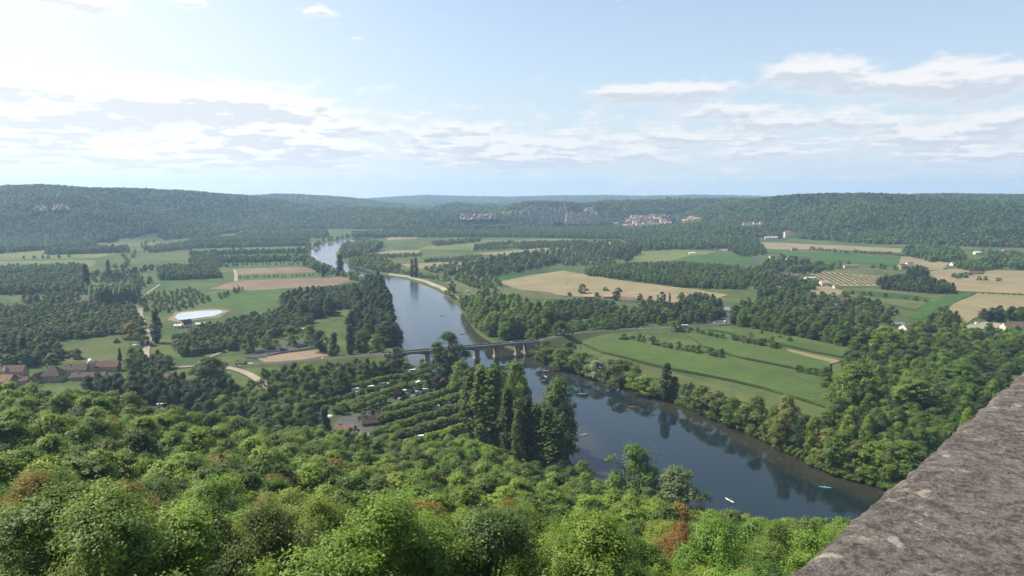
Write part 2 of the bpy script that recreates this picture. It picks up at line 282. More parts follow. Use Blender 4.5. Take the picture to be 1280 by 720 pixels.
# ------------------------------------------------------------------ fields and roads, as sheets on the flat valley
LAYER = [0]
def field_mat(name, c1, c2, row=None, ang=0., rowc=.25, scale=.03, c3=None, k=.76):
    c1, c2 = tuple(v*k for v in c1), tuple(v*k for v in c2); c3 = tuple(v*k for v in c3) if c3 else tuple(v*.62 for v in c1)
    m = bpy.data.materials.new(name); m.use_nodes = True; nt = m.node_tree; p = nt.nodes['Principled BSDF']; p.inputs['Roughness'].default_value = 1.; p.inputs['Specular IOR Level'].default_value = .1
    t = node(nt, 'TexCoord').outputs['Object']; n = node(nt, 'TexNoise', {'Vector': t, 'Scale': scale, 'Detail': 8., 'Roughness': .68, 'Distortion': .4}).outputs['Fac']
    f = node(nt, 'TexNoise', {'Vector': t, 'Scale': .5, 'Detail': 5., 'Roughness': .7}).outputs['Fac']; b = node(nt, 'TexNoise', {'Vector': t, 'Scale': .009, 'Detail': 5., 'Roughness': .6}).outputs['Fac']
    c = mixc(nt, sstep(nt, n, .36, .64), c1, c2); c = mixc(nt, mth(nt, 'MULTIPLY', sstep(nt, f, .42, .72), .5), c, c3)
    c = mixc(nt, mth(nt, 'MULTIPLY', sstep(nt, b, .45, .62), .45), c, c3)
    mp = node(nt, 'Mapping', {'Vector': t, 'Rotation': (0, 0, -ang)}); w = node(nt, 'TexWave', {'Vector': mp.outputs[0], 'Scale': .314/(row or 6.5), 'Distortion': 1.6, 'Detail': 3., 'Detail Scale': .3}, bands_direction='Y').outputs['Fac']
    c = mixc(nt, mth(nt, 'MULTIPLY', sstep(nt, w, .25, .75), rowc if row else .16), c, tuple(v*.45 for v in c1))
    nt.links.new(c, p.inputs['Base Color']); nt.links.new(node(nt, 'Bump', {'Strength': .7, 'Distance': .5, 'Height': f}).outputs[0], p.inputs['Normal']); return m
def densify(P, step=60.):
    out = []
    for (ax, ay), (bx, by) in zip(P, P[1:]+P[:1]):
        n = max(1, int(math.hypot(bx-ax, by-ay)/step)); out += [(ax+(bx-ax)*k/n, ay+(by-ay)*k/n) for k in range(n)]
    return out
def sheet(name, label, poly, m, high=0., cat='field', wobble=2.2):
    LAYER[0] += 1; zb = .06+.012*LAYER[0]; P = densify([at(*p)[:2] for p in poly], 25.)
    P = [(x+wobble*random.uniform(-1, 1), y+wobble*random.uniform(-1, 1)) for x, y in P]
    bm = bmesh.new(); vs = [bm.verts.new((x, y, zb+high)) for x, y in P]; f = bm.faces.new(vs)
    if f.normal.z < 0: f.normal_flip()
    if high:
        lo = [bm.verts.new((x, y, zb-.05)) for x, y in P]; n = len(vs)
        for i in range(n): bm.faces.new((vs[i], vs[(i+1) % n], lo[(i+1) % n], lo[i]))
    bmesh.ops.recalc_face_normals(bm, faces=bm.faces); bmesh.ops.triangulate(bm, faces=[g for g in bm.faces if len(g.verts) > 4])
    me = bpy.data.meshes.new(name); bm.to_mesh(me); bm.free(); me.materials.append(m); o = bpy.data.objects.new(name, me); link(o); return tag(o, label, cat, kind='structure')
_a, _b = at(765, 423), at(1036, 476); CORN_ANG = math.atan2(_b[1]-_a[1], _b[0]-_a[0])
FM = dict(
 pale=field_mat('pale_meadow', (.125, .155, .048), (.17, .185, .070)), green=field_mat('green_meadow', (.055, .105, .028), (.085, .135, .038)), bright=field_mat('bright_crop', (.050, .112, .024), (.066, .130, .028), 3., .5, .25),
 tan=field_mat('dry_grass', (.225, .180, .10), (.285, .225, .13), None, .35, 0, .02, (.16, .165, .075)), brown=field_mat('ploughed_soil', (.20, .145, .095), (.25, .185, .125), 4., .3, .2),
 rows=field_mat('orchard_floor', (.075, .125, .038), (.11, .15, .05), 9., .25, .5), corn=field_mat('corn_crop', (.072, .118, .030), (.098, .145, .040), 8., CORN_ANG, .42, .05), darkgreen=field_mat('dark_crop', (.035, .085, .026), (.05, .10, .03)),
 vine=field_mat('vineyard_floor', (.25, .21, .125), (.30, .25, .15)), olive=field_mat('rough_meadow', (.088, .112, .036), (.13, .138, .052)), sand=field_mat('gravel_bank', (.36, .30, .21), (.48, .41, .31), None, 0, 0, .2), dirt=field_mat('bare_earth', (.24, .18, .115), (.30, .23, .15)),
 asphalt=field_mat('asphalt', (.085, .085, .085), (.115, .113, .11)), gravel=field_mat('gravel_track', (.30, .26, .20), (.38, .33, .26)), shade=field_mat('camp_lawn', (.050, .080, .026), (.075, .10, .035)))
FIELDS = [
 ('pale', [(114, 308), (150, 302.5), (198, 299.5), (202, 302), (190, 306), (150, 308.5)]), ('pale', [(-60, 319), (0, 318), (60, 311.5), (150, 316.5), (122, 322), (0, 325), (-60, 326)]), ('pale', [(-60, 328), (0, 327), (120, 325), (116, 333), (0, 333), (-60, 333)]),
 ('olive', [(172, 326), (190, 318), (250, 316), (252, 322), (240, 326)]), ('green', [(172, 356), (195, 346), (236, 354), (236, 360), (190, 369)]), ('rows', [(160, 386), (165, 370), (238, 358), (268, 374), (225, 388), (200, 398)]),
 ('green', [(248, 372), (300, 361.5), (348, 359.5), (362, 378), (330, 386), (308, 391), (268, 380)]), ('brown', [(262, 361), (296, 351), (438, 346), (444, 350), (420, 357), (310, 363)]), ('brown', [(296, 336), (380, 333.5), (406, 340), (296, 344)]), ('rows', [(296, 344), (402, 340.5), (428, 346), (296, 351)]),
 ('rows', [(225, 300), (385, 296), (386, 311), (240, 316)]), ('green', [(240, 317), (386, 312), (384, 332), (296, 335), (262, 330)]), ('tan', [(275, 323), (372, 321), (372, 323), (275, 325.5)]),
 ('olive', [(66, 437), (100, 428), (162, 422), (164, 444), (130, 452), (75, 454)]), ('green', [(222, 447), (262, 438), (304, 432), (318, 437), (290, 444), (250, 449)]), ('olive', [(384, 391), (420, 386), (440, 385), (437, 394), (415, 402), (392, 409), (384, 402)]), ('green', [(398, 360), (442, 352), (448, 358), (420, 364)]),
 ('dirt', [(318, 448), (396, 437), (410, 445), (340, 456)]), ('olive', [(10, 372), (60, 369), (64, 375), (14, 379)]), ('dirt', [(212, 400), (219, 390), (266, 386), (288, 388), (275, 397), (224, 403)]),
 # right of the river
 ('sand', [(484, 343.5), (508, 346.5), (532, 353.5), (553, 362.5), (572, 375), (576, 373), (556, 360), (534, 351), (508, 344.5), (486, 342)]), ('tan', [(450, 320), (490, 313), (526, 312.5), (524, 318), (480, 320)]), ('olive', [(455, 327), (500, 318), (600, 316), (590, 326), (505, 329)]), ('tan', [(502, 330), (570, 327), (592, 332), (515, 337)]), ('rows', [(526, 322), (600, 315), (604, 325), (530, 327)]), ('pale', [(520, 312), (560, 301), (640, 300), (660, 306), (600, 313)]),
 ('tan', [(483, 297), (520, 293), (526, 294), (520, 298.5), (485, 300.5)]), ('tan', [(546, 293), (574, 292.5), (577, 296), (550, 297)]), ('olive', [(600, 320), (640, 312), (730, 310), (700, 317), (650, 322)]), ('pale', [(640, 300), (700, 298), (735, 300), (690, 304), (650, 306)]), ('tan', [(590, 318), (680, 310), (715, 311), (670, 319)]), ('tan', [(570, 330), (610, 322), (668, 319), (672, 324), (600, 334)]),
 ('darkgreen', [(612, 347), (660, 340), (702, 336), (704, 340), (640, 350)]), ('tan', [(622, 353), (660, 345), (704, 338.5), (740, 345), (790, 353), (870, 362), (910, 369), (880, 378), (840, 379), (780, 372), (720, 371), (680, 368), (640, 360)]), ('olive', [(590, 364), (622, 359), (690, 366), (705, 374), (640, 374), (600, 372)]), ('olive', [(555, 350), (575, 352), (600, 362), (590, 372), (570, 366)]),
 ('pale', [(765, 325), (790, 314), (845, 312), (898, 315), (840, 327), (790, 330)]), ('bright', [(832, 327), (862, 320), (902, 317), (944, 322), (952, 332), (905, 331), (870, 328)]), ('tan', [(880, 309), (925, 307), (935, 311), (905, 314)]), ('tan', [(720, 420), (716, 414), (760, 399), (772, 403), (740, 412)]),
 ('tan', [(946, 303), (985, 304), (1127, 311), (1127, 316), (1040, 312), (958, 312)]), ('bright', [(963, 314), (1012, 316), (1127, 322), (1122, 332), (1040, 327), (985, 320)]), ('tan', [(1127, 321), (1165, 322), (1186, 329), (1178, 338), (1160, 338), (1122, 333)]), ('olive', [(1026, 340), (1068, 334), (1122, 337), (1138, 344), (1105, 347), (1040, 341)]),
 ('vine', [(1013, 343), (1026, 340), (1104, 346), (1104, 358), (1050, 358), (1026, 352)]), ('tan', [(1155, 341), (1192, 336), (1240, 338), (1340, 341), (1340, 369), (1280, 368), (1196, 364)]), ('olive', [(1050, 361), (1110, 363), (1190, 370), (1162, 378), (1142, 388), (1090, 376), (1056, 370)]), ('darkgreen', [(1050, 363), (1110, 366), (1170, 373), (1150, 377), (1090, 372)]),
 ('tan', [(1222, 366.5), (1280, 370), (1340, 372), (1340, 388), (1280, 384), (1226, 395), (1204, 406), (1160, 396)]), ('bright', [(1138, 398), (1157, 379), (1196, 366), (1221, 366), (1167, 393), (1150, 401)]), ('tan', [(968, 350), (1020, 353), (1060, 366), (1040, 372), (980, 360)]),
 ('olive', [(736, 438), (840, 466), (930, 491), (1025, 520), (1010, 528), (930, 503), (850, 482), (790, 466), (750, 450)]),
 ('tan', [(975, 437), (985, 437.5), (1052, 453), (1040, 456)]),
]
NAMES = dict(pale='pale_meadow', green='green_meadow', bright='crop_field', tan='dry_field', brown='ploughed_field', rows='orchard_floor', corn='corn_field', darkgreen='dark_crop_field', vine='vineyard_floor', olive='rough_meadow', sand='gravel_bank', dirt='bare_earth', shade='lawn')
for k, P in FIELDS: sheet(NAMES[k], None, P, FM[k])
for P in ([(723, 429), (765, 423), (830, 437), (930, 455), (1036, 476), (1042, 513), (950, 485), (840, 463), (750, 441)], [(858, 419), (900, 420), (945, 431), (1040, 456), (1036, 470), (930, 449), (880, 434)], [(884, 412), (940, 411), (1062, 438), (1052, 448), (950, 427)]):
    sheet('corn_field', None, P, FM['corn'], 1.6)
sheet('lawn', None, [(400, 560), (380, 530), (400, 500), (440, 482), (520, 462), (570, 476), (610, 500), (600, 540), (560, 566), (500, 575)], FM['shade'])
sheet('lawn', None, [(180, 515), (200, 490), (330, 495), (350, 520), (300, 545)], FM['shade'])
def ribbon(name, label, pts, width, m, parent=None, skirt=True):
    LAYER[0] += 1; b = MB(); P = [Vector(at(px, py, z)) + Vector((0, 0, .06+.012*LAYER[0])) for px, py, z in pts]; Q = []
    for i in range(len(P)-1):
        n = max(1, int((P[i+1]-P[i]).length/12)); Q += [P[i].lerp(P[i+1], k/n) for k in range(n)]
    Q.append(P[-1]); P = Q
    for _ in range(2): P = [P[0]]+[(P[i-1]+P[i]*2+P[i+1])/4 for i in range(1, len(P)-1)]+[P[-1]]
    V = []
    for i, p in enumerate(P):
        d = P[min(i+1, len(P)-1)]-P[max(i-1, 0)]; n = Vector((-d.y, d.x, 0)).normalized()*width/2; dn = p.z-.03
        V += [p+n*(1+dn*3.2/width)-Vector((0, 0, dn)), p+n, p-n, p-n*(1+dn*3.2/width)-Vector((0, 0, dn))]
    b.add(V, [(i*4+1, i*4+2, i*4+6, i*4+5) for i in range(len(P)-1)], 0)
    if max(p.z for p in P) > 2: b.add(V, [(i*4+k, i*4+k+1, i*4+k+5, i*4+k+4) for i in range(len(P)-1) for k in (0, 2)], 1)
    o = b.obj(name, [m, FM['olive']]); return tag(o, label, 'road', kind='structure')
DECK = [(498, 441.5, 10.), (540, 438.5, 10.), (600, 432.5, 10.), (660, 427.5, 10.)]
ribbon('road', None, [(250, 458, 0), (300, 457, .5), (345, 454.5, 1.5), (400, 449.5, 4), (450, 445.5, 7.5), (486, 442.5, 9.8)], 9, FM['asphalt'])
ribbon('road', None, [(668, 427, 9.8), (692, 422, 7.5), (716, 417.5, 4.5), (758, 412.8, 1.5), (800, 411.5, .3), (830, 411, 0), (860, 408, 0), (920, 404.5, 0), (990, 402.5, 0)], 9, FM['asphalt'])
ribbon('road', None, [(278, 459, 0), (298, 462, 0), (320, 473, 0), (336, 486, 0), (352, 500, 0)], 7, FM['gravel'])
ribbon('road', None, [(175, 386, 0), (176, 396, 0), (180, 408, 0), (187, 420, 0), (184, 434, 0), (181, 446, 0), (190, 458, 0), (215, 462, 0), (250, 458, 0)], 6, FM['gravel'])
ribbon('road', None, [(248, 455, 0), (262, 446, 0), (300, 434, 0), (330, 422, 0)], 4, FM['gravel'])
ribbon('road', None, [(175, 385, 0), (172, 376, 0), (200, 356, 0)], 4, FM['gravel'])
ribbon('road', None, [(295, 352, 0), (295, 343, 0), (293, 337, 0)], 6, FM['gravel'])
ribbon('road', None, [(934, 317, 0), (944, 325, 0), (953, 334, 0), (975, 341, 0), (1010, 346, 0)], 8, FM['asphalt'])
ribbon('road', None, [(990, 402, 0), (1060, 405, 0), (1120, 409, 0), (1180, 408, 0), (1290, 407, 0), (1340, 406, 0)], 8, FM['asphalt'])
sheet('parking_lot', None, [(306, 447), (322, 437), (352, 429), (392, 427), (396, 435), (350, 441), (322, 449)], FM['asphalt'], cat='car park')
sheet('parking_lot', None, [(876, 403), (900, 398), (938, 399), (934, 406), (900, 407)], FM['asphalt'], cat='car park')
sheet('parking_lot', None, [(1200, 408), (1230, 403), (1262, 407), (1240, 412), (1210, 412)], FM['gravel'], cat='car park')
sheet('camp_yard', None, [(418, 532), (425, 522), (462, 514), (472, 520), (466, 538), (474, 545), (448, 548)], FM['asphalt'], cat='yard')
sheet('terrace_pad', None, [(198, 512), (214, 506), (226, 510), (214, 518)], FM['sand'], cat='yard')

# ------------------------------------------------------------------ hill clearings, cliffs
ROCK = mat('limestone', (.33, .275, .215), .95, .4, .09, .6, 0, .1, (.17, .145, .12))
def cliff(px0, px1, topy, boty, D, label, seed, amp=6.):
    n, m = int((px1-px0)*1.6)+6, 14; V = []
    for i in range(n):
        px = px0+(px1-px0)*i/(n-1); s = S(px); e = min(1, min(i, n-1-i)/5.)
        f1 = fbm(np.array([i*.16]), np.array([seed*3.1]), 3, seed)[0]*2; f2 = fbm(np.array([i*.55]), np.array([seed*1.7]), 3, seed+4)[0]*2
        zt0 = CAM_H-(topy-243)/914*D; zb = CAM_H-(boty-243)/914*D; hh = zt0-zb; zt = zb+hh*(.45+.55*e)*(.88+.30*f1+.12*f2); zl = zb+hh*.22*fbm(np.array([i*.3]), np.array([seed+9.]), 3, seed+8)[0]
        for j in range(m):
            q = j/(m-1); off = amp*(fbm(np.array([i*.45]), np.array([j*.22+seed]), 4, seed)[0]*2.0+f2*.35)+(-6+q*12)+(6 if j in (5, 9) else 0)*(f1+.3)
            y = D+off; V.append((s*y, y, zl+(zt-zl)*q))
        V.append((s*(D+45), D+45, zt-4)); V.append((s*(D+90), D+90, zb-30))
    m2 = m+2; b = MB(); b.add(V, [(i*m2+j, (i+1)*m2+j, (i+1)*m2+j+1, i*m2+j+1) for i in range(n-1) for j in range(m2-1)])
    for i in range(int((px1-px0)/5)):      # scrub on ledges and along the top
        px = random.uniform(px0, px1); y = D-random.uniform(4, 14); q = random.choice([.0, .0, .1, .45, .8])
        LEDGE.append((S(px)*y, y, CAM_H-((boty+(topy-boty)*q)-243)/914*D-4))
    return tag(b.obj('rock_cliff', ROCK), label, 'cliff', kind='structure')
LEDGE = []
cliff(40, 60, 256, 264, 2440, 'pale rock face high on the left hill', 1); cliff(64, 86, 255, 262, 2440, 'pale rock face beside the first on the left hill', 2)
cliff(626, 664, 262, 273, 3440, 'grey rock face', 5); cliff(652, 712, 255.5, 277, 3450, 'tall limestone cliff band above the far river bend', 3); cliff(706, 752, 262, 280, 3420, 'limestone cliff with pinnacles', 4)
cliff(575, 622, 265.5, 274, 3180, 'rock face in the dark wooded ridge', 6); cliff(782, 846, 267.5, 281, 3240, 'ochre cliff behind the village roofs', 7, 9.); cliff(730, 746, 257.5, 265, 3560, 'ochre rock outcrop', 8)

# ------------------------------------------------------------------ trees: prototypes
def leaves(name, C, N, size, var, m, ar=.6):
    n = len(C); N = N/np.linalg.norm(N, axis=1, keepdims=True); a = rng.normal(size=(n, 3)); t = np.cross(N, a); t /= np.linalg.norm(t, axis=1, keepdims=True)+1e-9; b = np.cross(N, t); s = size[:, None]
    V = np.stack([C+t*s*.62, C+b*s*ar*.55+N*s*.08, C-t*s*.5, C-b*s*ar*.55+N*s*.08], 1).reshape(-1, 3); q = np.arange(4*n, dtype=np.int32).reshape(-1, 4)
    return V, q, var
def crown_pts(Rr, z0, z1, nclump, nleaf, shape='round', lop=.25, sprays=0):
    zc = (z0+z1)/2; K = []
    while len(K) < nclump:
        t = rng.uniform(.03, .97); th = rng.uniform(0, 2*math.pi)
        env = {'round': 1-min(1, abs(2*t-.72)/1.28)**2.2*.88, 'column': min(1, t*5)*(1-.62*max(0, t-.5)/.5), 'cone': min(1, t*9)*(1-t)*1.05+.04, 'flat': (1-abs(2*t-.8)**3*.6)}[shape]
        env = max(env, .12)*(1+lop*math.sin(th*2+nclump)*.6+lop*math.sin(3*th+t*5)*.5)
        rc = Rr*rng.uniform(.25, .40)*(1. if shape in ('round', 'flat') else 1.4)*(.8 if nclump > 30 and shape != 'column' else 1)
        r = max(0, env*Rr-rc*.75)*math.sqrt(rng.uniform(.25, 1.)); z = z0+(z1-z0)*t; K.append((r*math.cos(th), r*math.sin(th), min(max(z, z0+rc*.7), z1-rc*.6), rc, rng.uniform()))
    K = np.array(K)
    if sprays and shape == 'round' and lop > .5:      # limbs that reach out of the crown and dents between them
        m = max(4, len(K)//4); f = rng.uniform(1.15, 1.5, m); K[:m, 0] *= f; K[:m, 1] *= f; K[:m, 3] *= rng.uniform(.6, .95, m); K[:m//2, 2] += rng.uniform(.03, .13, m//2)*(z1-z0)
    w = K[:, 3]**2; ns = sprays or nleaf; idx = rng.choice(len(K), ns, p=w/w.sum()); k = K[idx]
    d = rng.normal(size=(ns, 3)); axis = np.stack([k[:, 0], k[:, 1], (k[:, 2]-zc)*.5], 1); axis /= np.linalg.norm(axis, axis=1, keepdims=True)+.3
    d = d/np.linalg.norm(d, axis=1, keepdims=True)+axis*.55+np.array([0, 0, .34]); d /= np.linalg.norm(d, axis=1, keepdims=True)
    C = k[:, :3]+d*(k[:, 3]*rng.uniform(.50, 1.35, ns)**.5)[:, None]*np.array([1, 1, .82 if shape != 'column' else 1.5]); kv = k[:, 4]
    if sprays:      # each spray is a tuft of leaves on a twig that points outwards
        sid = rng.integers(0, ns, nleaf); sv = rng.uniform(size=ns); q = rng.normal(size=(nleaf, 3)); rs = Rr*rng.uniform(.055, .11, ns)
        along = rng.uniform(-1.3, 1.6, nleaf); dirn = d+np.array([0, 0, .5 if shape == 'column' else .1])+rng.normal(size=(ns, 3))*.3; dirn /= np.linalg.norm(dirn, axis=1, keepdims=True)
        C = C[sid]+q*(rs[sid]*.55)[:, None]*np.clip(1.25-.3*along, .5, 1.5)[:, None]+dirn[sid]*(rs[sid]*along*1.15)[:, None]
        N = d[sid]+np.array([0, 0, .6])+rng.normal(size=(nleaf, 3))*.42; return C, N, np.clip(.42*kv[sid]+.44*sv[sid]+.14*rng.uniform(size=nleaf), 0, 1), K
    N = d+np.array([0, 0, .45])+rng.normal(size=(nleaf, 3))*.42
    return C, N, np.clip(.5*kv+.5*rng.uniform(size=nleaf), 0, 1), K
class Proto: pass
def proto(key, Rr, Hh, z0f, nclump, nleaf, lsize, shape='round', m=None, trunk=True, limbs=7, bark=None, lop=.25, sprays=0):
    p = Proto(); p.R, p.H = Rr, Hh; C, N, var, K = crown_pts(Rr, Hh*z0f, Hh, nclump, nleaf, shape, lop, sprays); m = m or LEAF
    V, q, var = leaves(key, C, N, lsize*rng.uniform(.65, 1.35, nleaf), var, m)
    b = MB(); tr = Hh*.022
    if trunk:
        top = Hh*(.62 if shape == 'round' else .8); b.tube([(0, 0, -Hh*.06), (Rr*.02, 0, Hh*.12), (Rr*.05, Rr*.03, top*.6), (Rr*.04, Rr*.05, top)], [tr*1.25, tr, tr*.75, tr*.3], 7)
        if limbs:
            for c in K[rng.choice(len(K), min(limbs, len(K)), replace=False)]:
                zs = max(Hh*.10, min(c[2]-.4*math.hypot(c[0], c[1])-.5, top*.8)); b.tube([(Rr*.03, Rr*.02, zs), (c[0]*.5, c[1]*.5, zs*.45+c[2]*.55), (c[0]*.95, c[1]*.95, c[2]+c[3]*.5)], [tr*.5, tr*.34, tr*.1], 5, cap=False)
    bk = bark or BARK; p.crown = np_mesh(key+'_crown', V, q, [m]); a = p.crown.attributes.new('var', 'FLOAT', 'FACE'); a.data.foreach_set('value', var.astype(np.float32))
    p.trunk = b.mesh(key+'_trunk', [bk], True) if trunk else None
    tv, tf = np.array(b.v or np.zeros((0, 3))), [f for f in b.f if len(f) == 4]; JV = np.concatenate([V, tv.reshape(-1, 3)]); Jq = np.concatenate([q, np.array(tf, np.int32).reshape(-1, 4)+len(V)]) if tf else q
    p.joined = np_mesh(key, JV, Jq, [m, bk], False, np.r_[np.zeros(len(q)), np.ones(len(tf))]); a = p.joined.attributes.new('var', 'FLOAT', 'FACE'); a.data.foreach_set('value', np.r_[var, np.zeros(len(tf))].astype(np.float32)); return p
PR = {}
PR['near'] = [proto('near_tree', 4.6, 12, .14, 24+7*i, 60000, .165, limbs=18, lop=.7, sprays=1100+60*i) for i in range(7)]
PR['midnear'] = [proto('mid_tree', 4.6, 12, .08, 22+5*i, 12000, .36, limbs=8, lop=.6, sprays=420+30*i) for i in range(8)]
PR['mid'] = [proto('mid_tree', 4.6, 12, .06, 28+3*i, 3000, .72, limbs=5, lop=.3) for i in range(5)]
PR['big'] = [proto('bank_tree', 7.5, 26, .05, 80+10*i, 28000, .55, limbs=10, lop=.35, sprays=1100) for i in range(4)]
PR['poplar'] = [proto('poplar', 3.2, 30, .04, 90+12*i, 19000, .46, 'column', limbs=4, lop=.16, sprays=700) for i in range(4)]
PR['conifer'] = [proto('conifer', 4.5, 16, .03, 60, 6000, .55, 'cone', limbs=0) for i in range(2)]
PR['bush'] = [proto('bush', 3., 4.5, .0, 18+3*i, 2600, .46, 'round', limbs=2) for i in range(4)]
PR['plane'] = [proto('plane_tree', 3.5, 6.2, .32, 22+2*i, 3400, .42, 'flat', limbs=5, lop=.12, bark=PALEBARK) for i in range(3)]
PR['far'] = [proto('far_tree', 4.6, 11, .0, 15+i, 620, 1.3, m=FARLEAF, limbs=0) for i in range(4)]
PR['hill'] = [proto('hill_tree', 6.5, 11, .0, 8+i, 150, 3.2, m=FARLEAF, trunk=False) for i in range(4)]
C_ = dict(fresh=(.142, .230, .034), mid=(.106, .172, .033), dark=(.066, .106, .030), deep=(.028, .058, .023), olive=(.122, .162, .040), ochre=(.205, .165, .034), rust=(.19, .125, .034), yellow=(.168, .240, .038), silver=(.22, .26, .17), plum=(.045, .020, .026), walnut=(.080, .126, .033), pale=(.135, .195, .062), blue=(.055, .09, .05), silverpop=(.20, .26, .15))
def jit(c, a=.16):
    k = random.uniform(1-a, 1+a); return (c[0]*k*random.uniform(1-a*.5, 1+a*.5), c[1]*k, c[2]*k*random.uniform(1-a*.5, 1+a*.5), 1)
NTREE = [0]; POOL = {}; LIMIT = 290
def tree(kind, x, y, z, h, r, col, label, group=None, cat='tree', name='tree', parts=None, pick=None, sure=False):
    if name == 'tree':
        t = label+' '+(group or '')
        for key, nm in (('walnut', 'walnut_tree'), ('bank', 'riverside_tree'), ('river', 'riverside_tree'), ('shore', 'riverside_tree'), ('garden', 'garden_tree'), ('hamlet', 'garden_tree'), ('house', 'garden_tree'), ('slope', 'woodland_tree'), ('wood', 'forest_tree'), ('avenue', 'avenue_tree')):
            if key in t: name = nm; cat = nm.replace('_', ' '); break
    P = PR[kind]; p = P[pick if pick is not None else random.randrange(len(P))]; c = jit(C_[col] if isinstance(col, str) else col)
    u, v, f = to_px(x, y, z+h*.5); seen = -20 < u < 1300 and v < 760
    POOL.setdefault(name, []).append((not sure, not seen, -h*r/(x*x+y*y), x, y, z, h, r, c, kind, p, random.uniform(0, 6.283), label, group, cat, parts, random.uniform(.92, 1.08)))
def flush():
    for name, L in POOL.items():
        L.sort(key=lambda t: t[:3])
        for t in L[:LIMIT]: make_tree(name, *t[3:])
        rest = L[LIMIT:]
        if rest: mass(name.replace('_tree', '')+'_tree_mass' if 'tree' in name else name+'_mass', f'the further {name.replace("_", " ")}s seen as one mass', rest)
        print(name, len(L))
def make_tree(name, x, y, z, h, r, c, kind, p, rz, label, group, cat, parts, sq):
    NTREE[0] += 1; d = math.hypot(x, y)
    if parts is None: parts = h*731/d > 20
    sc = (r/p.R, r/p.R*sq, h/p.H)
    if parts and p.trunk:
        o = empty(name, (x, y, z), label, cat, group, rz); o.scale = sc
        if d < 130: o.rotation_euler = (random.uniform(-.13, .13), random.uniform(-.13, .13), rz)
        for nm, me in (('trunk', p.trunk), ('crown', p.crown)):
            k = bpy.data.objects.new(nm, me); link(k, o); k.color = c
    else:
        o = bpy.data.objects.new(name, p.joined); o.location = (x, y, z); o.rotation_euler = (0, 0, rz); o.scale = sc; o.color = c; link(o); tag(o, label, cat, group)
    return o
def mass(name, label, rest):
    protos = []
    for t in rest:
        if t[10] not in protos: protos.append(t[10])
    instancer(name, label, np.array([t[3:6] for t in rest]), np.array([(t[7]/t[10].R, t[7]/t[10].R*t[16], t[6]/t[10].H) for t in rest]), np.array([t[11] for t in rest]), np.array([t[8] for t in rest]), np.array([protos.index(t[10]) for t in rest]), protos, 'trees')
# one object of uncountable trees: points carrying a scale, instances picked from prototypes
def stuff(name, label, pts, kind, palette, smin=.8, smax=1.25, size=1., cat='woodland', zs=None):
    if not len(pts): return
    n = len(pts); sc = (rng.uniform(smin, smax, n)*size)[:, None]*np.array([[1, 1, 1.]]); P = PR[kind][:4]
    return instancer(name, label, np.asarray(pts), sc, rng.uniform(0, 6.28, n), np.array([jit(C_[c]) for c in rng.choice(palette, n)]), rng.integers(0, len(P), n), P, cat)
def instancer(name, label, pts, sc, turn, tint, pick, protos, cat):
    coll = bpy.data.collections.new(name+'_kinds')
    for k, p in enumerate(protos):
        if not hasattr(p, 'mass'): p.mass = p.joined.copy(); p.mass.materials[0] = MASSLEAF
        coll.objects.link(bpy.data.objects.new('%s_kind_%03d' % (name, k), p.mass))
    me = bpy.data.meshes.new(name); me.vertices.add(len(pts)); me.vertices.foreach_set('co', np.ascontiguousarray(pts, np.float32).ravel())
    for nm, typ, fld, v in (('size', 'FLOAT_VECTOR', 'vector', sc), ('turn', 'FLOAT', 'value', turn), ('tint', 'FLOAT_COLOR', 'color', tint)):
        a = me.attributes.new(nm, typ, 'POINT'); a.data.foreach_set(fld, np.ascontiguousarray(v, np.float32).ravel())
    a = me.attributes.new('pick', 'INT', 'POINT'); a.data.foreach_set('value', np.ascontiguousarray(pick, np.int32))
    o = bpy.data.objects.new(name, me); link(o); tag(o, label, cat, kind='stuff')
    g = bpy.data.node_groups.new(name, 'GeometryNodeTree'); g.interface.new_socket('Geometry', in_out='INPUT', socket_type='NodeSocketGeometry'); g.interface.new_socket('Geometry', in_out='OUTPUT', socket_type='NodeSocketGeometry')
    nn = g.nodes.new; gi, go, ip, ci = nn('NodeGroupInput'), nn('NodeGroupOutput'), nn('GeometryNodeInstanceOnPoints'), nn('GeometryNodeCollectionInfo')
    ci.inputs['Collection'].default_value = coll; ci.inputs['Separate Children'].default_value = True; ci.inputs['Reset Children'].default_value = True
    def attr(nm, typ='FLOAT'):
        q = nn('GeometryNodeInputNamedAttribute'); q.data_type = typ; q.inputs['Name'].default_value = nm; return q.outputs['Attribute']
    cx = nn('ShaderNodeCombineXYZ'); L = g.links.new; L(attr('turn'), cx.inputs[2]); ip.inputs['Pick Instance'].default_value = True
    rot = nn('FunctionNodeEulerToRotation'); L(cx.outputs[0], rot.inputs[0]); L(rot.outputs[0], ip.inputs['Rotation'])
    L(attr('pick', 'INT'), ip.inputs['Instance Index']); L(attr('size', 'FLOAT_VECTOR'), ip.inputs['Scale']); L(gi.outputs[0], ip.inputs['Points']); L(ci.outputs[0], ip.inputs['Instance']); L(ip.outputs[0], go.inputs[0])
    md = o.modifiers.new('trees', 'NODES'); md.node_group = g; return o
def scatter(poly, sp, world=False):
    P = np.array(poly if world else [at(*p)[:2] for p in poly]); lo, hi = P.min(0), P.max(0); nx, ny = int((hi[0]-lo[0])/sp)+2, int((hi[1]-lo[1])/sp)+2
    i, j = np.meshgrid(np.arange(nx), np.arange(ny), indexing='ij'); x = lo[0]+(i+.5*(j % 2))*sp+rng.uniform(-.36, .36, i.shape)*sp; y = lo[1]+j*sp+rng.uniform(-.36, .36, i.shape)*sp
    x, y = x.ravel(), y.ravel(); k = poly_sd(x, y, P) < 0; return x[k], y[k]
def line_pts(a, b, n, jitter=.3):
    A, B = Vector(at(*a)), Vector(at(*b)); L = (B-A).length/max(1, n-1); return [tuple(A.lerp(B, (i+.0)/max(1, n-1))+Vector((random.uniform(-jitter, jitter)*L, random.uniform(-jitter, jitter)*L, 0))) for i in range(n)]
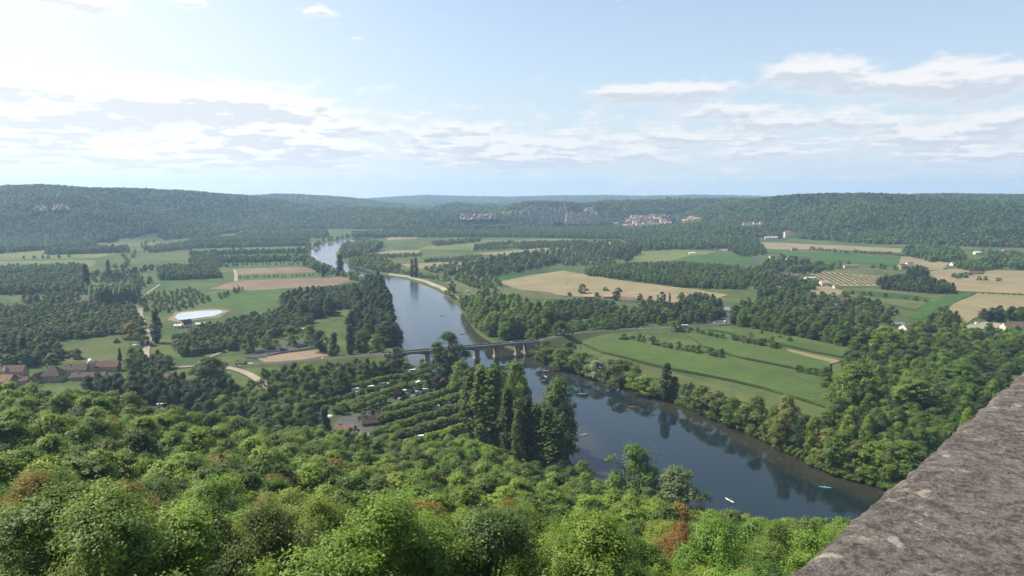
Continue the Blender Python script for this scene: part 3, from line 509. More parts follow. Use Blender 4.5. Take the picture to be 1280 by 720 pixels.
TREEBASE = []
def zone(poly, sp, h, r, pal, label, group, kind='mid', n_ind=999, name='tree', cat='tree', stuffname='tree_mass', jh=.2, avoid=True):
    jh = max(jh, .3)
    x, y = scatter(poly, sp); z = H(x, y)
    k = z > -.9; x, y, z = x[k], y[k], z[k]; o = np.argsort(np.hypot(x, y)); x, y, z = x[o], y[o], z[o]
    if n_ind == 0: stuff(stuffname, label, np.stack([x, y, z], 1), 'far' if kind == 'mid' else kind, pal, .8*r/4.6, 1.2*r/4.6, 1.); return
    for i in range(len(x)):
        f = random.uniform(1-jh, 1+jh); d = math.hypot(x[i], y[i]); kd = 'far' if kind == 'mid' and d > 1250 else kind
        tree(kd, x[i], y[i], z[i], h*f, r*random.uniform(1-jh*.8, 1+jh*.8), random.choice(pal), label, group, cat, name)
def single(kind, px, py, hpx, wpx, col, label, group=None, cat='tree', name='tree', base=None, **kw):
    x, y, z = place(px, py); d = y; s = d/914*1.01; return tree(kind, x, y, min(z, 200)-.3, hpx*s, wpx*s/2, col, label, group, cat, name, sure=True, **kw)

# ------------------------------------------------------------------ hill forests (far-off woods that read as one mass)
CLEAR = [np.array([at(*p)[:2] for p in P]) for _, P in FIELDS if min(q[1] for q in P) < 352]
CLEARH = [np.array([place(*p)[:2] for p in P]) for P in ([(975, 300), (975, 291), (1000, 290), (1000, 300)], [(792, 283), (780, 272), (850, 268), (850, 282)])]
def hills():
    pts = []; sizes = []
    for lo, hi, sp, s0 in ((1750, 2900, 9.5, 1.), (2900, 4200, 12., 1.2), (4200, 6000, 17., 1.6), (7300, 9900, 26., 2.5)):
        x, y = scatter([(-hi*.8, lo), (hi*.8, lo), (hi*.8, hi), (-hi*.8, hi)], sp, True); k = np.abs(x/y) < .80; x, y = x[k], y[k]; h = H_hill(x, y); k = h > 3.5; x, y, h = x[k], y[k], h[k]
        for P in CLEAR+CLEARH: k = poly_sd(x, y, P) > 0; x, y, h = x[k], y[k], h[k]
        # drop what lies well down the back of a ridge
        e = 30; hb = H_hill(x*(1-e/y), y-e); hf = H_hill(x*(1+e/y), y+e)
        k = ((h-CAM_H)/y > (hb-CAM_H)/(y-e)-.012); x, y, h = x[k], y[k], h[k]
        pts.append(np.stack([x, y, h-1.], 1)); sizes.append(np.full(len(x), s0))
    for (p, s, nm, lb) in zip(pts, sizes, ('hill', 'ridge', 'ridge', 'ridge'), ('dense woods covering the nearer hillsides', 'woods on the ridges behind', 'woods on the distant ridge', 'woods on the farthest blue ridge')):
        n = fbm(p[:, 0]/150, p[:, 1]/150, 3, 77); a = n > -.02; s0 = s[0]
        print('hill trees', len(p))
        stuff('forest', lb+', darker stands', p[~a], 'hill', ['dark', 'mid', 'walnut', 'deep'], .6, 1.4, s0, 'forest'); stuff('forest', lb+', lighter stands', p[a], 'hill', ['mid', 'olive', 'walnut', 'dark'], .6, 1.4, s0, 'forest')
hills()
stuff('ledge_scrub', 'scrub on the ledges of the cliffs', LEDGE, 'hill', ['dark', 'mid', 'walnut'], .45, .9, 1.)

# ------------------------------------------------------------------ wooded slope below the wall
# the nearest crowns one by one: px, py of the crown top, width in px, colour, real crown width, label
NEAR = [
 (22, 545, 110, 'ochre', 9, 'brownish ochre turning tree at the left edge of the wooded slope'), (85, 572, 205, 'mid', 12, 'broad mid-green tree filling the lower left of the slope'), (160, 538, 105, 'ochre', 9, 'ochre-crowned tree behind the broad mid-green one'),
 (215, 575, 185, 'fresh', 11, 'light green spreading tree right of the ochre crown'), (305, 585, 130, 'olive', 9, 'olive-green tree with turning leaf tips and a dark shaded right flank'), (140, 640, 190, 'mid', 10, 'mid-green tree low in the left corner, mostly in shade'),
 (430, 630, 225, 'fresh', 11.5, 'bright green bushy tree at the bottom edge left of centre'), (540, 575, 200, 'fresh', 12, 'wide fresh-green tree with bare dark limbs showing under its crown'), (420, 572, 110, 'yellow', 9, 'yellow-green airy tree left of the wide fresh-green one'),
 (372, 592, 80, 'olive', 8, 'olive-yellow tree between the yellow-green tree and the dark flank'), (632, 612, 60, 'ochre', 7, 'small ochre tree right of the wide fresh-green crown'), (612, 642, 150, 'pale', 10, 'dull grey-green tree at the bottom edge just right of the centre'),
 (715, 662, 165, 'fresh', 10.5, 'bright green rounded tree at the bottom edge right of centre'), (728, 600, 135, 'yellow', 11, 'sunlit yellow-green tree below the willow on the bank'), (822, 640, 50, 'ochre', 7, 'ochre-tinged tree on the slope below the two bank trees'),
 (846, 672, 60, 'rust', 6, 'brown-ochre tree near the bottom right of the slope'), (905, 700, 80, 'ochre', 7, 'brown turning tree at the bottom edge beside the stone wall'), (905, 645, 110, 'fresh', 9.5, 'green tree at the water side right of the ochre-tinged one'),
 (975, 628, 62, 'mid', 8, 'darker green round tree standing up against the water near the wall'), (1040, 637, 60, 'fresh', 8, 'fresh green treetop just left of the stone wall'), (255, 660, 130, 'dark', 9, 'dark shaded tree at the bottom edge left'), (520, 668, 70, 'ochre', 7, 'little ochre bush-topped tree at the bottom edge centre'),
 (340, 655, 90, 'deep', 8, 'deep green shaded tree beside the bright bushy one'), (20, 650, 130, 'fresh', 9, 'fresh green tree in the bottom left corner'), (660, 618, 90, 'fresh', 9, 'fresh green tree between the small ochre tree and the sunlit yellow one'), (790, 690, 90, 'mid', 8, 'mid-green tree at the bottom edge next to the brown-ochre one'), (970, 690, 90, 'mid', 8, 'mid-green tree against the lower end of the wall')]
NXY = []
for px, py, wpx, col, cw, lb in NEAR:
    d = cw*914/wpx; dx, dy, dz = ray(px, py); x, y, zt = dx*d, dy*d, CAM_H+dz*d; z = float(H(np.array([x]), np.array([y]), False)[0]); h = min(max(zt-z, 7), 15)
    NXY.append((x, y, cw*.46)); tree('near', x, y, z-.3, h+.3, cw/2*1.14, col, lb, 'trees of the wooded slope', parts=True, sure=True)
def slope():
    de = lambda s: np.interp(s, E_S, E_D)
    x, y = scatter([(-330, 20), (330, 20), (330, 430), (-330, 430)], 8.8, True); d = np.hypot(x, y); s = x/y
    k = (d > 40) & (d < de(s)+14) & (np.abs(s) < .80); x, y, d = x[k], y[k], d[k]; z = H(x, y)
    n = fbm(x/45, y/45, 3, 21); k = (z > -.3) & (poly_sd(x, y, RIV) > 3); x, y, z, d, n = x[k], y[k], z[k], d[k], n[k]
    u = to_px(x, y, z+TREE_H)[0]; k = (u > -90) & (u < 1130); x, y, z, d, n = x[k], y[k], z[k], d[k], n[k]
    # the gaps near at hand are filled closer, with trees that come up under the big crowns
    x2, y2 = scatter([(-110, 36), (75, 36), (75, 125), (-110, 125)], 5.6, True); z2 = H(x2, y2); u2 = to_px(x2, y2, z2+TREE_H)[0]; d2 = np.hypot(x2, y2); k = (u2 > -60) & (u2 < 1090) & (d2 > 40) & (d2 < 118)
    extra = set(range(len(x), len(x)+int(k.sum()))); x, y, z, d, n = np.r_[x, x2[k]], np.r_[y, y2[k]], np.r_[z, z2[k]], np.r_[d, d2[k]], np.r_[n, fbm(x2[k]/45, y2[k]/45, 3, 21)]
    o = np.argsort(d); cnt = 0; rest = [[], []]
    for i in o:
        if any(math.hypot(x[i]-a, y[i]-b) < .62*r+1.2 for a, b, r in NXY): continue
        q = random.random(); left = x[i] < -40
        col = ('ochre' if q < (.02+.06*(n[i] > .12)) else 'yellow' if q < .16 else 'olive' if q < .28 else 'mid' if q < .60 else 'dark' if q < .66 else 'fresh')
        g_ = random.random()**1.5; h = 8.6+6.5*g_+random.uniform(-.8, .8); r = 4.1+3.*g_+random.uniform(-.4, .4)
        if d[i] < 70: h *= .86
        if i in extra: r *= .82; h = random.uniform(8., 11.)
        if True:
            words = dict(ochre='ochre', yellow='yellow-green', olive='olive', mid='mid-green', dark='dark green', fresh='fresh green')[col]
            tree('near' if d[i] < 130 else 'midnear', x[i], y[i], z[i]-.3, h, r, col, f'{words} crown in the packed woods of the slope under the belvedere', f'{words} trees of the wooded slope', parts=d[i] < 120 or None); cnt += 1
slope()
# ------------------------------------------------------------------ trees of the valley, left of the river
G1 = 'walnut trees of the left valley orchards'
zone([(-80, 347), (104, 344), (112, 368), (-80, 370)], 8.5, 9, 4.9, ['walnut', 'dark', 'walnut'], 'walnut in the dense dark plantation at the left edge of the valley', G1, n_ind=0, stuffname='walnut_plantation')
zone([(-60, 389), (165, 385), (180, 414), (100, 424), (0, 432), (-60, 436)], 8.2, 9, 4.7, ['walnut', 'walnut', 'mid', 'dark'], 'round walnut tree in the dark orchard left of the farm track', G1, n_ind=95, stuffname='walnut_orchard')
zone([(-30, 428), (60, 434), (80, 444), (62, 458), (-30, 462)], 9, 13, 5, ['dark', 'mid', 'walnut'], 'dark tree behind the roofs of the hamlet', 'trees behind the hamlet')
zone([(213, 430), (260, 413), (330, 398), (366, 389), (390, 404), (374, 416), (330, 426), (300, 438), (226, 447)], 7.8, 9.5, 4.7, ['walnut', 'dark', 'walnut'], 'walnut tree in the dense orchard between the pond and the parking trees', G1, n_ind=110, stuffname='walnut_orchard')
zone([(395, 366), (450, 361), (460, 384), (420, 388)], 8, 9, 4.7, ['walnut', 'dark'], 'walnut tree in the small orchard beside the dark river trees', G1)
zone([(58, 314), (160, 311), (160, 316), (58, 319)], 10, 10, 5.4, ['dark', 'walnut'], 'walnut row between the pale meadows', G1, n_ind=0, stuffname='orchard_rows')
zone([(-60, 309), (118, 304), (118, 308), (0, 317), (-60, 317)], 11, 11, 5.8, ['walnut', 'mid', 'dark'], 'orchard trees at the foot of the left hill', G1, n_ind=0, stuffname='orchard_rows')
zone([(196, 338), (268, 334), (275, 348), (200, 351)], 8, 9, 4.8, ['walnut', 'walnut', 'dark'], 'dense walnut block behind the ploughed fields', G1, n_ind=0, stuffname='walnut_plantation')
for a, b in ((300, 305), (307.5, 311), (318, 320), (325.5, 330)): zone([(236, a), (385, a-3), (385, b-3.4), (238, b)], 10, 8, 4.6, ['walnut', 'mid', 'dark'], 'orchard rows of the back valley', G1, n_ind=0, stuffname='orchard_rows')
for k in range(4): zone([(290+k*5, 299-k*2.6), (410, 297-k*2.2), (410, 297.6-k*2.2), (290+k*5, 299.8-k*2.6)], 12, 10, 6, ['mid', 'walnut', 'pale'], 'tree belts before the dark ridge', G1, n_ind=0, stuffname='tree_belt')
for a, b, n, h, c in (((185, 301), (150, 335), 16, 12, 'mid'), ((141, 349), (196, 337), 14, 13, 'dark'), ((240, 335), (296, 333), 12, 8, 'walnut'), ((30, 324), (85, 322), 6, 10, 'dark'), ((300, 348), (420, 344), 22, 5, 'mid'), ((262, 332), (385, 331), 22, 6, 'dark'), ((240, 330), (300, 312), 12, 10, 'dark'), ((150, 335), (160, 352), 6, 12, 'dark')):
    for x, y, z in line_pts(a, b, n): tree('far' if y > 1300 else 'mid', x, y, z, h*random.uniform(.75, 1.2), h*.42*random.uniform(.8, 1.2), c, 'tree standing in a field hedge of the left valley', 'field hedge trees left of the river', name='hedge_tree')
for x, y, z in zip(*scatter([(114, 377), (172, 373), (176, 378), (116, 383)], 6.5), [0]*99): tree('big', x, y, z, random.uniform(20, 25), 5., 'silverpop', 'tall pale grey-green poplar in the single planted block', 'plantation poplars left of the pond', name='poplar_tree', cat='poplar')
for x, y in zip(*scatter([(165, 372), (238, 361), (268, 376), (222, 391), (178, 391)], 10)): tree('mid', x, y, 0, random.uniform(3.5, 6), random.uniform(1.6, 2.8), random.choice(['mid', 'walnut', 'olive']), 'small young fruit tree in the loose orchard before the pond', 'young orchard trees by the pond', cat='fruit tree', name='young_fruit_tree')
single('poplar', 196, 429, 40, 14, 'deep', 'lone tall dark poplar beside the farm track', cat='poplar', name='poplar_tree'); single('poplar', 108, 361, 30, 11, 'deep', 'dark column poplar left of the pale poplar block', cat='poplar', name='poplar_tree'); single('poplar', 136, 350, 24, 7, 'deep', 'slim dark poplar behind the pale poplar block', cat='poplar', name='poplar_tree')
single('midnear', 165, 424, 20, 24, 'ochre', 'round autumn-tinted tree at the end of the dark orchard'); single('midnear', 176, 432, 22, 22, 'dark', 'dark round tree right of the autumn-tinted one'); single('mid', 146, 429, 6, 9, 'dark', 'single small tree on the pale meadow behind the hamlet')
for px, py, h, w, l in ((312, 441, 24, 20, 'rounded plane tree at the left of the parking'), (338, 438, 25, 22, 'rounded plane tree second from the left in the parking'), (363, 433, 24, 24, 'rounded plane tree third from the left in the parking'), (388, 430, 24, 22, 'rounded plane tree at the right end of the parking')): single('midnear', px, py, h, w, 'mid', l, 'plane trees of the parking')
for px, py, h, w, k, c, l in ((263, 485, 38, 44, 'big', 'dark', 'broad very dark tree behind the tanned roof house'), (168, 512, 32, 32, 'conifer', 'deep', 'dome-shaped dark conifer in front of the hamlet'), (418, 445, 30, 18, 'conifer', 'dark', 'dark spire conifer left of the bridge road'), (438, 443, 36, 12, 'poplar', 'deep', 'dark slim poplar before the bridge road'), (456, 436, 22, 22, 'midnear', 'mid', 'green tree between the spire and the river'), (400, 440, 26, 22, 'midnear', 'dark', 'dark tree left of the spire conifer'),
    (484, 432, 30, 30, 'big', 'dark', 'dark spreading tree on the bank just above the bridge'), (470, 440, 22, 20, 'midnear', 'mid', 'light tree by the road end of the bridge'), (450, 440, 24, 18, 'midnear', 'dark', 'dark tree leaning over the bridge road'), (496, 458, 24, 22, 'midnear', 'dark', 'dark tree standing at the left end of the bridge'), (528, 463, 14, 16, 'midnear', 'mid', 'small bushy tree under the second arch of the bridge'), (561, 470, 54, 42, 'big', 'dark', 'large spreading tree rising in front of the bridge deck'),
    (577, 489, 38, 34, 'big', 'mid', 'green tree between the large bridge tree and the poplars'), (150, 451, 16, 7, 'conifer', 'deep', 'little dark spire tree beside the long red roof'), (96, 449, 13, 14, 'midnear', 'dark', 'dark tree before the meadow behind the long roof'), (84, 446, 8, 26, 'bush', 'dark', 'dark hedge clump before the hamlet meadow'), (30, 454, 34, 20, 'conifer', 'deep', 'tall dark conifer behind the turret house'), (406, 548, 40, 22, 'conifer', 'blue', 'blue-dark conifer at the edge of the campsite')):
    single(k, px, py, h, w, c, l)
zone([(92, 488), (190, 483), (240, 490), (282, 494), (300, 508), (240, 514), (198, 510), (150, 505)], 8, 12.5, 5.2, ['deep', 'dark', 'deep'], 'very dark tree of the grove in front of the hamlet', 'dark grove before the hamlet', 'midnear')
zone([(165, 448), (180, 452), (196, 470), (160, 468)], 8, 11, 4.2, ['dark', 'mid'], 'tree beside the farm track near the hamlet', 'trees by the farm track', 'midnear'); zone([(188, 452), (205, 450), (214, 462), (204, 474), (192, 468)], 8, 9, 4.2, ['dark', 'mid', 'dark'], 'dark tree round the small tan-roofed house', 'trees round the tan-roofed house', 'midnear')
zone([(226, 515), (345, 505), (380, 535), (330, 552), (260, 535)], 8.5, 10, 4.8, ['dark', 'mid', 'walnut'], 'dark tree on the flat behind the wooded slope', 'trees behind the wooded slope', 'midnear')
zone([(286, 496), (312, 492), (345, 512), (300, 516)], 9, 9, 4.6, ['dark', 'mid'], 'tree on the near side of the gravel road', 'trees by the gravel road', 'midnear')
zone([(328, 482), (400, 473), (466, 465), (500, 470), (440, 486), (404, 505), (350, 505)], 8.5, 12, 5., ['dark', 'mid', 'dark', 'walnut'], 'dark tree of the strip between the bridge road and the campsite', 'trees between road and campsite', 'midnear')
zone([(330, 506), (398, 502), (396, 530), (384, 545), (350, 542)], 8.5, 12, 5., ['dark', 'mid', 'walnut'], 'tree of the dark clump left of the campsite', 'trees left of the campsite', 'midnear'); single('midnear', 384, 481, 26, 26, 'yellow', 'yellowish tree among the dark ones left of the campsite')
GB = 'dark river trees on the left bank'
zone([(444, 404), (488, 396), (499, 426), (492, 432), (462, 426), (440, 418)], 10, 19, 6.6, ['deep', 'dark', 'dark'], 'tall dark tree on the left bank above the bridge', GB, 'big'); zone([(440, 378), (470, 358), (482, 366), (489, 394), (446, 400)], 10.5, 22, 7, ['deep', 'dark', 'dark'], 'tall dark tree of the mass on the left bank', GB, 'big')
zone([(352, 388), (366, 378), (404, 378), (418, 392), (400, 400), (372, 400)], 10, 18, 6.4, ['dark', 'deep', 'mid'], 'dark tree of the copse in the green fields', 'copse trees left of the river', 'big')
for x, y, z in line_pts((378, 334), (470, 356), 22, .5)+line_pts((372, 326), (420, 340), 12, .5)+line_pts((372, 318), (396, 307), 9)+line_pts((396, 304), (440, 297), 9): tree('far' if y > 1250 else 'mid', x, y, 0, random.uniform(11, 19), random.uniform(5, 8), random.choice(['dark', 'mid', 'dark', 'pale']), 'bank tree lining the far bend of the river', 'trees on the far river bend')
single('poplar', 425, 340, 22, 9, 'deep', 'dark poplar at the far bend of the river', cat='poplar', name='poplar_tree'); single('poplar', 404, 346, 14, 7, 'dark', 'small dark poplar near the far bend', cat='poplar', name='poplar_tree')
zone([(425, 323), (465, 320), (480, 306), (430, 307)], 13, 14, 7, ['mid', 'dark', 'pale'], 'tree of the wood inside the far river bend', 'wood inside the far bend')
zone([(432, 330), (468, 322), (500, 338), (482, 342), (452, 336)], 12, 13, 6, ['mid', 'pale', 'olive'], 'willow or tree inside the river bend', 'trees inside the bend')

# ------------------------------------------------------------------ campsite: rows of pollarded planes
for n, (a, b, k, c, w) in enumerate(((((398, 497)), (503, 476), 17, 'mid', 'northernmost'), ((418, 518), (503, 489), 12, 'mid', 'second'), ((482, 520), (572, 491), 16, 'mid', 'third'), ((478, 530), (580, 499), 17, 'mid', 'fourth'), ((472, 547), (583, 511), 18, 'mid', 'fifth'), ((470, 560), (584, 525), 18, 'olive', 'sixth'), ((500, 566), (588, 539), 14, 'yellow', 'nearest sunlit'))):
    for x, y, z in line_pts(a, b, k, .10): tree('plane', x, y, z, random.uniform(5.6, 7), random.uniform(3.6, 4.5), c, f'clipped plane tree in the {w} row of the campsite counted from the river road' if n < 6 else 'clipped plane tree in the nearest sunlit row of the campsite', f'campsite plane trees, {w} row', cat='plane tree', name='plane_tree')
for px, py, w, c, l in ((548, 488, 18, 'plum', 'dark purple-leaved tree at the river end of the campsite'), (558, 486, 16, 'plum', 'purple tree furthest right in the campsite'), (498, 500, 16, 'plum', 'purple-leaved tree in the middle of the campsite'), (476, 519, 12, 'plum', 'small purple tree by the reception roof'), (466, 519, 13, 'deep', 'dark round tree next to the small purple one'), (535, 484, 26, 'dark', 'dark wide tree behind the white tents'), (510, 486, 22, 'dark', 'dark tree at the end of the second plane row'), (506, 470, 14, 'dark', 'little dark tree by the sandy bank'),
    (455, 528, 15, 'mid', 'small bushy tree between the two campsite roofs'), (483, 528, 12, 'dark', 'little round tree behind the brown hall roof'), (496, 548, 18, 'fresh', 'bright round tree in front of the fifth plane row'), (438, 545, 12, 'mid', 'round shrub right of the reception roof'), (462, 560, 18, 'yellow', 'yellow-green tree by the white tents near the slope'), (442, 476, 18, 'mid', 'low tree behind the northernmost plane row'), (460, 473, 18, 'dark', 'low dark tree behind the northernmost row'), (486, 471, 20, 'dark', 'dark tree between the plane rows and the bank')):
    single('midnear', px, py, w*.95, w, c, l)
# ------------------------------------------------------------------ poplar stand and bank trees
GP = 'poplar stand on the left bank'
for px, py, h, w, c, l in ((589, 545, 82, 20, 'mid', 'broad poplar at the left end of the stand'), (604, 552, 92, 24, 'mid', 'broad tall poplar second from left of the stand'), (618, 556, 96, 20, 'mid', 'tall poplar third from left of the stand'), (634, 566, 82, 15, 'dark', 'slim poplar with a pale left flank'), (648, 578, 78, 14, 'mid', 'slim sunlit poplar in front of the stand'), (659, 576, 78, 16, 'dark', 'dark slim poplar in the middle of the stand'), (671, 580, 72, 16, 'dark', 'poplar third from the right of the stand'), (683, 584, 76, 16, 'mid', 'poplar second from the right of the stand'), (694, 586, 58, 20, 'mid', 'shorter full poplar at the right end of the stand')):
    single('poplar', px, py, h*1.04, w*1.5, c, l, GP, 'poplar', 'poplar_tree')
for px, py, h, w, c, l in ((646, 552, 100, 44, 'mid', 'great spreading tree behind the poplar stand'), (697, 570, 98, 52, 'mid', 'great leaning tree on the bank right of the poplars'), (618, 520, 60, 40, 'fresh', 'green tree behind the left poplars'), (600, 496, 40, 32, 'mid', 'tree behind the poplars nearest the bridge'), (640, 500, 46, 34, 'mid', 'tree between poplars and bridge at the water'), (791, 632, 78, 66, 'mid', 'large willow standing in front of the water'), (847, 650, 66, 66, 'pale', 'round grey-green willow right of the large one')):
    single('midnear' if py > 610 else 'big', px, py, h, w, c, l)
for px, py, w, h, c, l in ((704, 600, 24, 24, 'deep', 'dark round shrub tree at the foot of the poplars'), (729, 603, 26, 27, 'mid', 'weeping willow at the little grassy point'), (668, 602, 30, 26, 'mid', 'bushy tree in front of the poplars'), (640, 600, 36, 26, 'fresh', 'bright bushy tree at the left foot of the poplars'), (610, 585, 36, 28, 'fresh', 'bright tree below the broad poplars'), (580, 572, 30, 26, 'fresh', 'green tree between the plane rows and the poplars')):
    single('midnear', px, py, h, w, c, l)

# ------------------------------------------------------------------ right of the river
GR = 'bushes along the right bank below the bridge'
for i, (px, py, h, w, c, k) in enumerate(((682, 448, 24, 26, 'olive', 'midnear'), (700, 458, 22, 22, 'mid', 'midnear'), (711, 450, 24, 22, 'dark', 'midnear'), (727, 464, 24, 30, 'yellow', 'midnear'), (746, 470, 20, 24, 'silver', 'midnear'), (762, 468, 20, 18, 'mid', 'midnear'), (776, 478, 28, 36, 'olive', 'midnear'), (792, 480, 24, 24, 'mid', 'midnear'), (808, 488, 22, 32, 'yellow', 'midnear'), (832, 494, 42, 14, 'dark', 'poplar'), (842, 494, 26, 14, 'mid', 'poplar'), (862, 502, 26, 22, 'dark', 'midnear'), (878, 508, 28, 28, 'mid', 'midnear'), (896, 516, 30, 28, 'olive', 'midnear'), (914, 524, 30, 30, 'mid', 'midnear'),
     (930, 530, 26, 24, 'yellow', 'midnear'), (945, 534, 40, 34, 'olive', 'midnear'), (966, 542, 36, 28, 'mid', 'midnear'), (982, 552, 58, 34, 'olive', 'big'), (1004, 560, 44, 30, 'dark', 'midnear'), (1016, 566, 48, 26, 'yellow', 'big'), (1034, 574, 40, 34, 'olive', 'big'), (1052, 582, 46, 38, 'mid', 'big'), (1072, 588, 40, 34, 'olive', 'big'), (1092, 594, 44, 38, 'yellow', 'big'), (1112, 598, 48, 40, 'mid', 'big'), (1132, 600, 50, 44, 'mid', 'big'))):
    nth = ['first', 'second', 'third', 'fourth', 'fifth', 'sixth', 'seventh', 'eighth', 'ninth', 'tenth', 'eleventh', 'twelfth', 'thirteenth', 'fourteenth', 'fifteenth', 'sixteenth', 'seventeenth', 'eighteenth', 'nineteenth', 'twentieth', 'twenty-first', 'twenty-second', 'twenty-third', 'twenty-fourth', 'twenty-fifth', 'twenty-sixth', 'twenty-seventh'][i]
    single(k, px, py+(5 if py > 480 else 2.5), h*1.08, w*1.12, c, f'{dict(olive="olive", mid="green", dark="dark", yellow="yellowish", silver="silvery")[c]} bank tree on the right shore, {nth} from the bridge', GR, name='bank_tree')
RBANK = [(672, 447), (690, 452.5), (720, 462.5), (760, 472.5), (800, 484.5), (840, 498), (880, 515), (930, 534), (980, 559.5), (1040, 588.5), (1100, 604), (1180, 634)]
for x, y, z in [p for i in range(len(RBANK)-1) for p in line_pts(RBANK[i], RBANK[i+1], max(2, int((RBANK[i+1][0]-RBANK[i][0])/2.6)), .3)]:
    z = float(H(np.array([x]), np.array([y]))[0])
    if z > -2.2: tree('bush', x, y, max(z, -1.6), random.uniform(2.5, 6), random.uniform(2, 4), random.choice(['olive', 'mid', 'mid', 'olive']), 'low bush filling the right bank between the trees', 'low bushes on the right bank', 'bush', 'bush')
zone([(582, 397), (600, 412), (616, 425), (660, 424), (680, 420), (688, 402), (640, 388), (600, 380)], 10, 19, 6.8, ['mid', 'fresh', 'mid', 'pale'], 'tall green tree of the grove on the right bank above the bridge', 'grove on the right bank above the bridge', 'big')
zone([(575, 386), (590, 384), (604, 404), (594, 410)], 9, 17, 5.2, ['dark', 'mid'], 'dark tree at the water edge of the bank grove', 'dark edge of the bank grove', 'midnear')
zone([(655, 420), (680, 422), (676, 434), (655, 430)], 8, 12, 4.5, ['olive', 'mid'], 'bush at the right end of the bridge', 'bushes by the right bridge end', 'midnear'); single('midnear', 701, 428, 25, 26, 'dark', 'round dark tree above the right bridge end'); single('poplar', 671, 433, 24, 10, 'mid', 'slim tree at the right bridge end')
GC = 'clipped trees of the far campsite'
for a, b, n in (((556, 347), (610, 365), 13), ((562, 343), (622, 363), 14), ((570, 341), (626, 358), 12), ((580, 340), (626, 354), 9)):
    for x, y, z in line_pts(a, b, n, .2): tree('mid' if y < 1250 else 'far', x, y, z, random.uniform(7, 11), random.uniform(3.4, 4.8), random.choice(['dark', 'dark', 'mid']), 'dark round tree of the far riverside campsite rows', GC)
single('mid', 565, 366, 15, 11, 'mid', 'round tree by the water at the far campsite'); single('poplar', 515, 347, 23, 6, 'deep', 'left one of two dark poplars by the far shore', cat='poplar', name='poplar_tree'); single('poplar', 520, 347, 24, 6, 'deep', 'right one of two dark poplars by the far shore', cat='poplar', name='poplar_tree')
for x, y, z in line_pts((480, 338), (560, 352), 26, .4)+line_pts((560, 368), (585, 382), 10): tree('far', x, y, 0, random.uniform(4, 9), random.uniform(3, 5), random.choice(['mid', 'olive', 'pale']), 'bush on the shore below the far campsite', 'bushes on the far shore')
zone([(530, 338), (590, 326), (606, 332), (560, 345)], 17, 9, 5, ['dark', 'mid', 'olive'], 'tree among the houses by the far shore', 'trees by the far shore houses'); zone([(590, 346), (600, 328), (660, 318), (700, 330), (660, 340), (612, 347)], 15, 13, 5.5, ['deep', 'dark', 'dark', 'mid'], 'dark tree among the hamlet houses beyond the river', 'trees of the hamlet beyond the river')
zone([(650, 318), (700, 313), (770, 320), (765, 335), (705, 332)], 17, 10, 4.8, ['dark', 'mid', 'pale', 'walnut'], 'garden tree among the scattered houses of the middle valley', 'garden trees of the middle valley'); zone([(700, 312), (760, 304), (800, 308), (780, 318), (740, 318)], 20, 13, 6, ['dark', 'mid'], 'tree near the houses below the cliff village', 'trees below the cliff village', n_ind=70)
zone([(760, 322), (790, 312), (800, 318), (780, 328)], 16, 15, 7, ['dark', 'deep'], 'dark round tree beside the pale valley field', 'dark trees beside the pale field')
zone([(732, 341), (765, 334), (842, 332), (920, 337), (940, 346), (932, 362), (860, 360), (786, 351), (735, 345)], 8.8, 9.5, 5, ['walnut', 'mid', 'walnut', 'dark'], 'walnut tree of the wood block beyond the farm field', 'walnut trees beyond the farm field', n_ind=110, stuffname='walnut_wood')
zone([(684, 385), (735, 380), (766, 384), (768, 393), (735, 398), (690, 404)], 8, 9, 4.6, ['dark', 'walnut', 'dark'], 'dark walnut behind the bank grove', 'dark walnuts behind the bank grove', 'mid')
zone([(706, 414), (740, 402), (795, 398), (815, 404), (790, 411), (740, 417), (714, 419)], 8.5, 8, 4.6, ['walnut', 'mid', 'walnut'], 'round walnut along the road right of the bridge', 'walnuts along the road right of the bridge', 'mid'); zone([(745, 388), (800, 388), (820, 402), (772, 400)], 11, 8, 4, ['mid', 'olive', 'walnut'], 'loose orchard tree above the road', 'loose orchard above the road')
single('midnear', 782, 408, 14, 14, (.09, .055, .045), 'rust-brown tree beside the road right of the bridge'); single('midnear', 845, 414, 13, 16, 'mid', 'round tree at the roadside left of the white coach')
zone([(800, 384), (870, 388), (905, 395), (890, 404), (830, 408), (806, 402)], 10, 11, 5, ['dark', 'mid', 'deep', 'walnut'], 'tree of the gardens between farm and manor', 'garden trees between farm and manor', 'mid')
for i, (px, py, h, w, c) in enumerate(((770, 376, 12, 12, 'deep'), (746, 371, 6, 8, 'dark'), (728, 367, 12, 14, 'mid'), (712, 370, 5, 6, 'dark'), (800, 377, 10, 9, 'dark'), (813, 379, 9, 9, 'plum'), (827, 379, 14, 11, 'blue'), (837, 378, 12, 3, 'deep'), (773, 365, 6, 8, 'dark'), (757, 364, 5, 8, 'dark'))): single('poplar' if w == 3 else 'mid', px, py, h, w, c, ['dark round tree between the farm roofs', 'small dark tree behind the left farm roof', 'light green tree left of the farm', 'little bush left of the farm', 'dark pointed tree right of the farm', 'brownish round tree right of the farm', 'blue-grey round tree right of the farm', 'thin cypress right of the farm', 'dark tree behind the long farm roof', 'low dark bush behind the farm'][i])
zone([(846, 372), (880, 372), (905, 382), (885, 392), (850, 386)], 14, 10, 4.6, ['dark', 'mid', 'dark'], 'tree left of the grey-roofed manor', 'trees left of the manor', 'mid')
GA = 'tall trees along the right road'
zone([(918, 396), (960, 392), (1000, 404), (1060, 420), (1110, 432), (1096, 442), (1040, 432), (980, 421), (918, 410)], 10, 15, 6, ['dark', 'mid', 'dark', 'mid'], 'tall tree of the avenue above the right corn fields', GA, 'big'); single('big', 1106, 444, 36, 40, 'fresh', 'bright full tree at the right end of the corn fields')
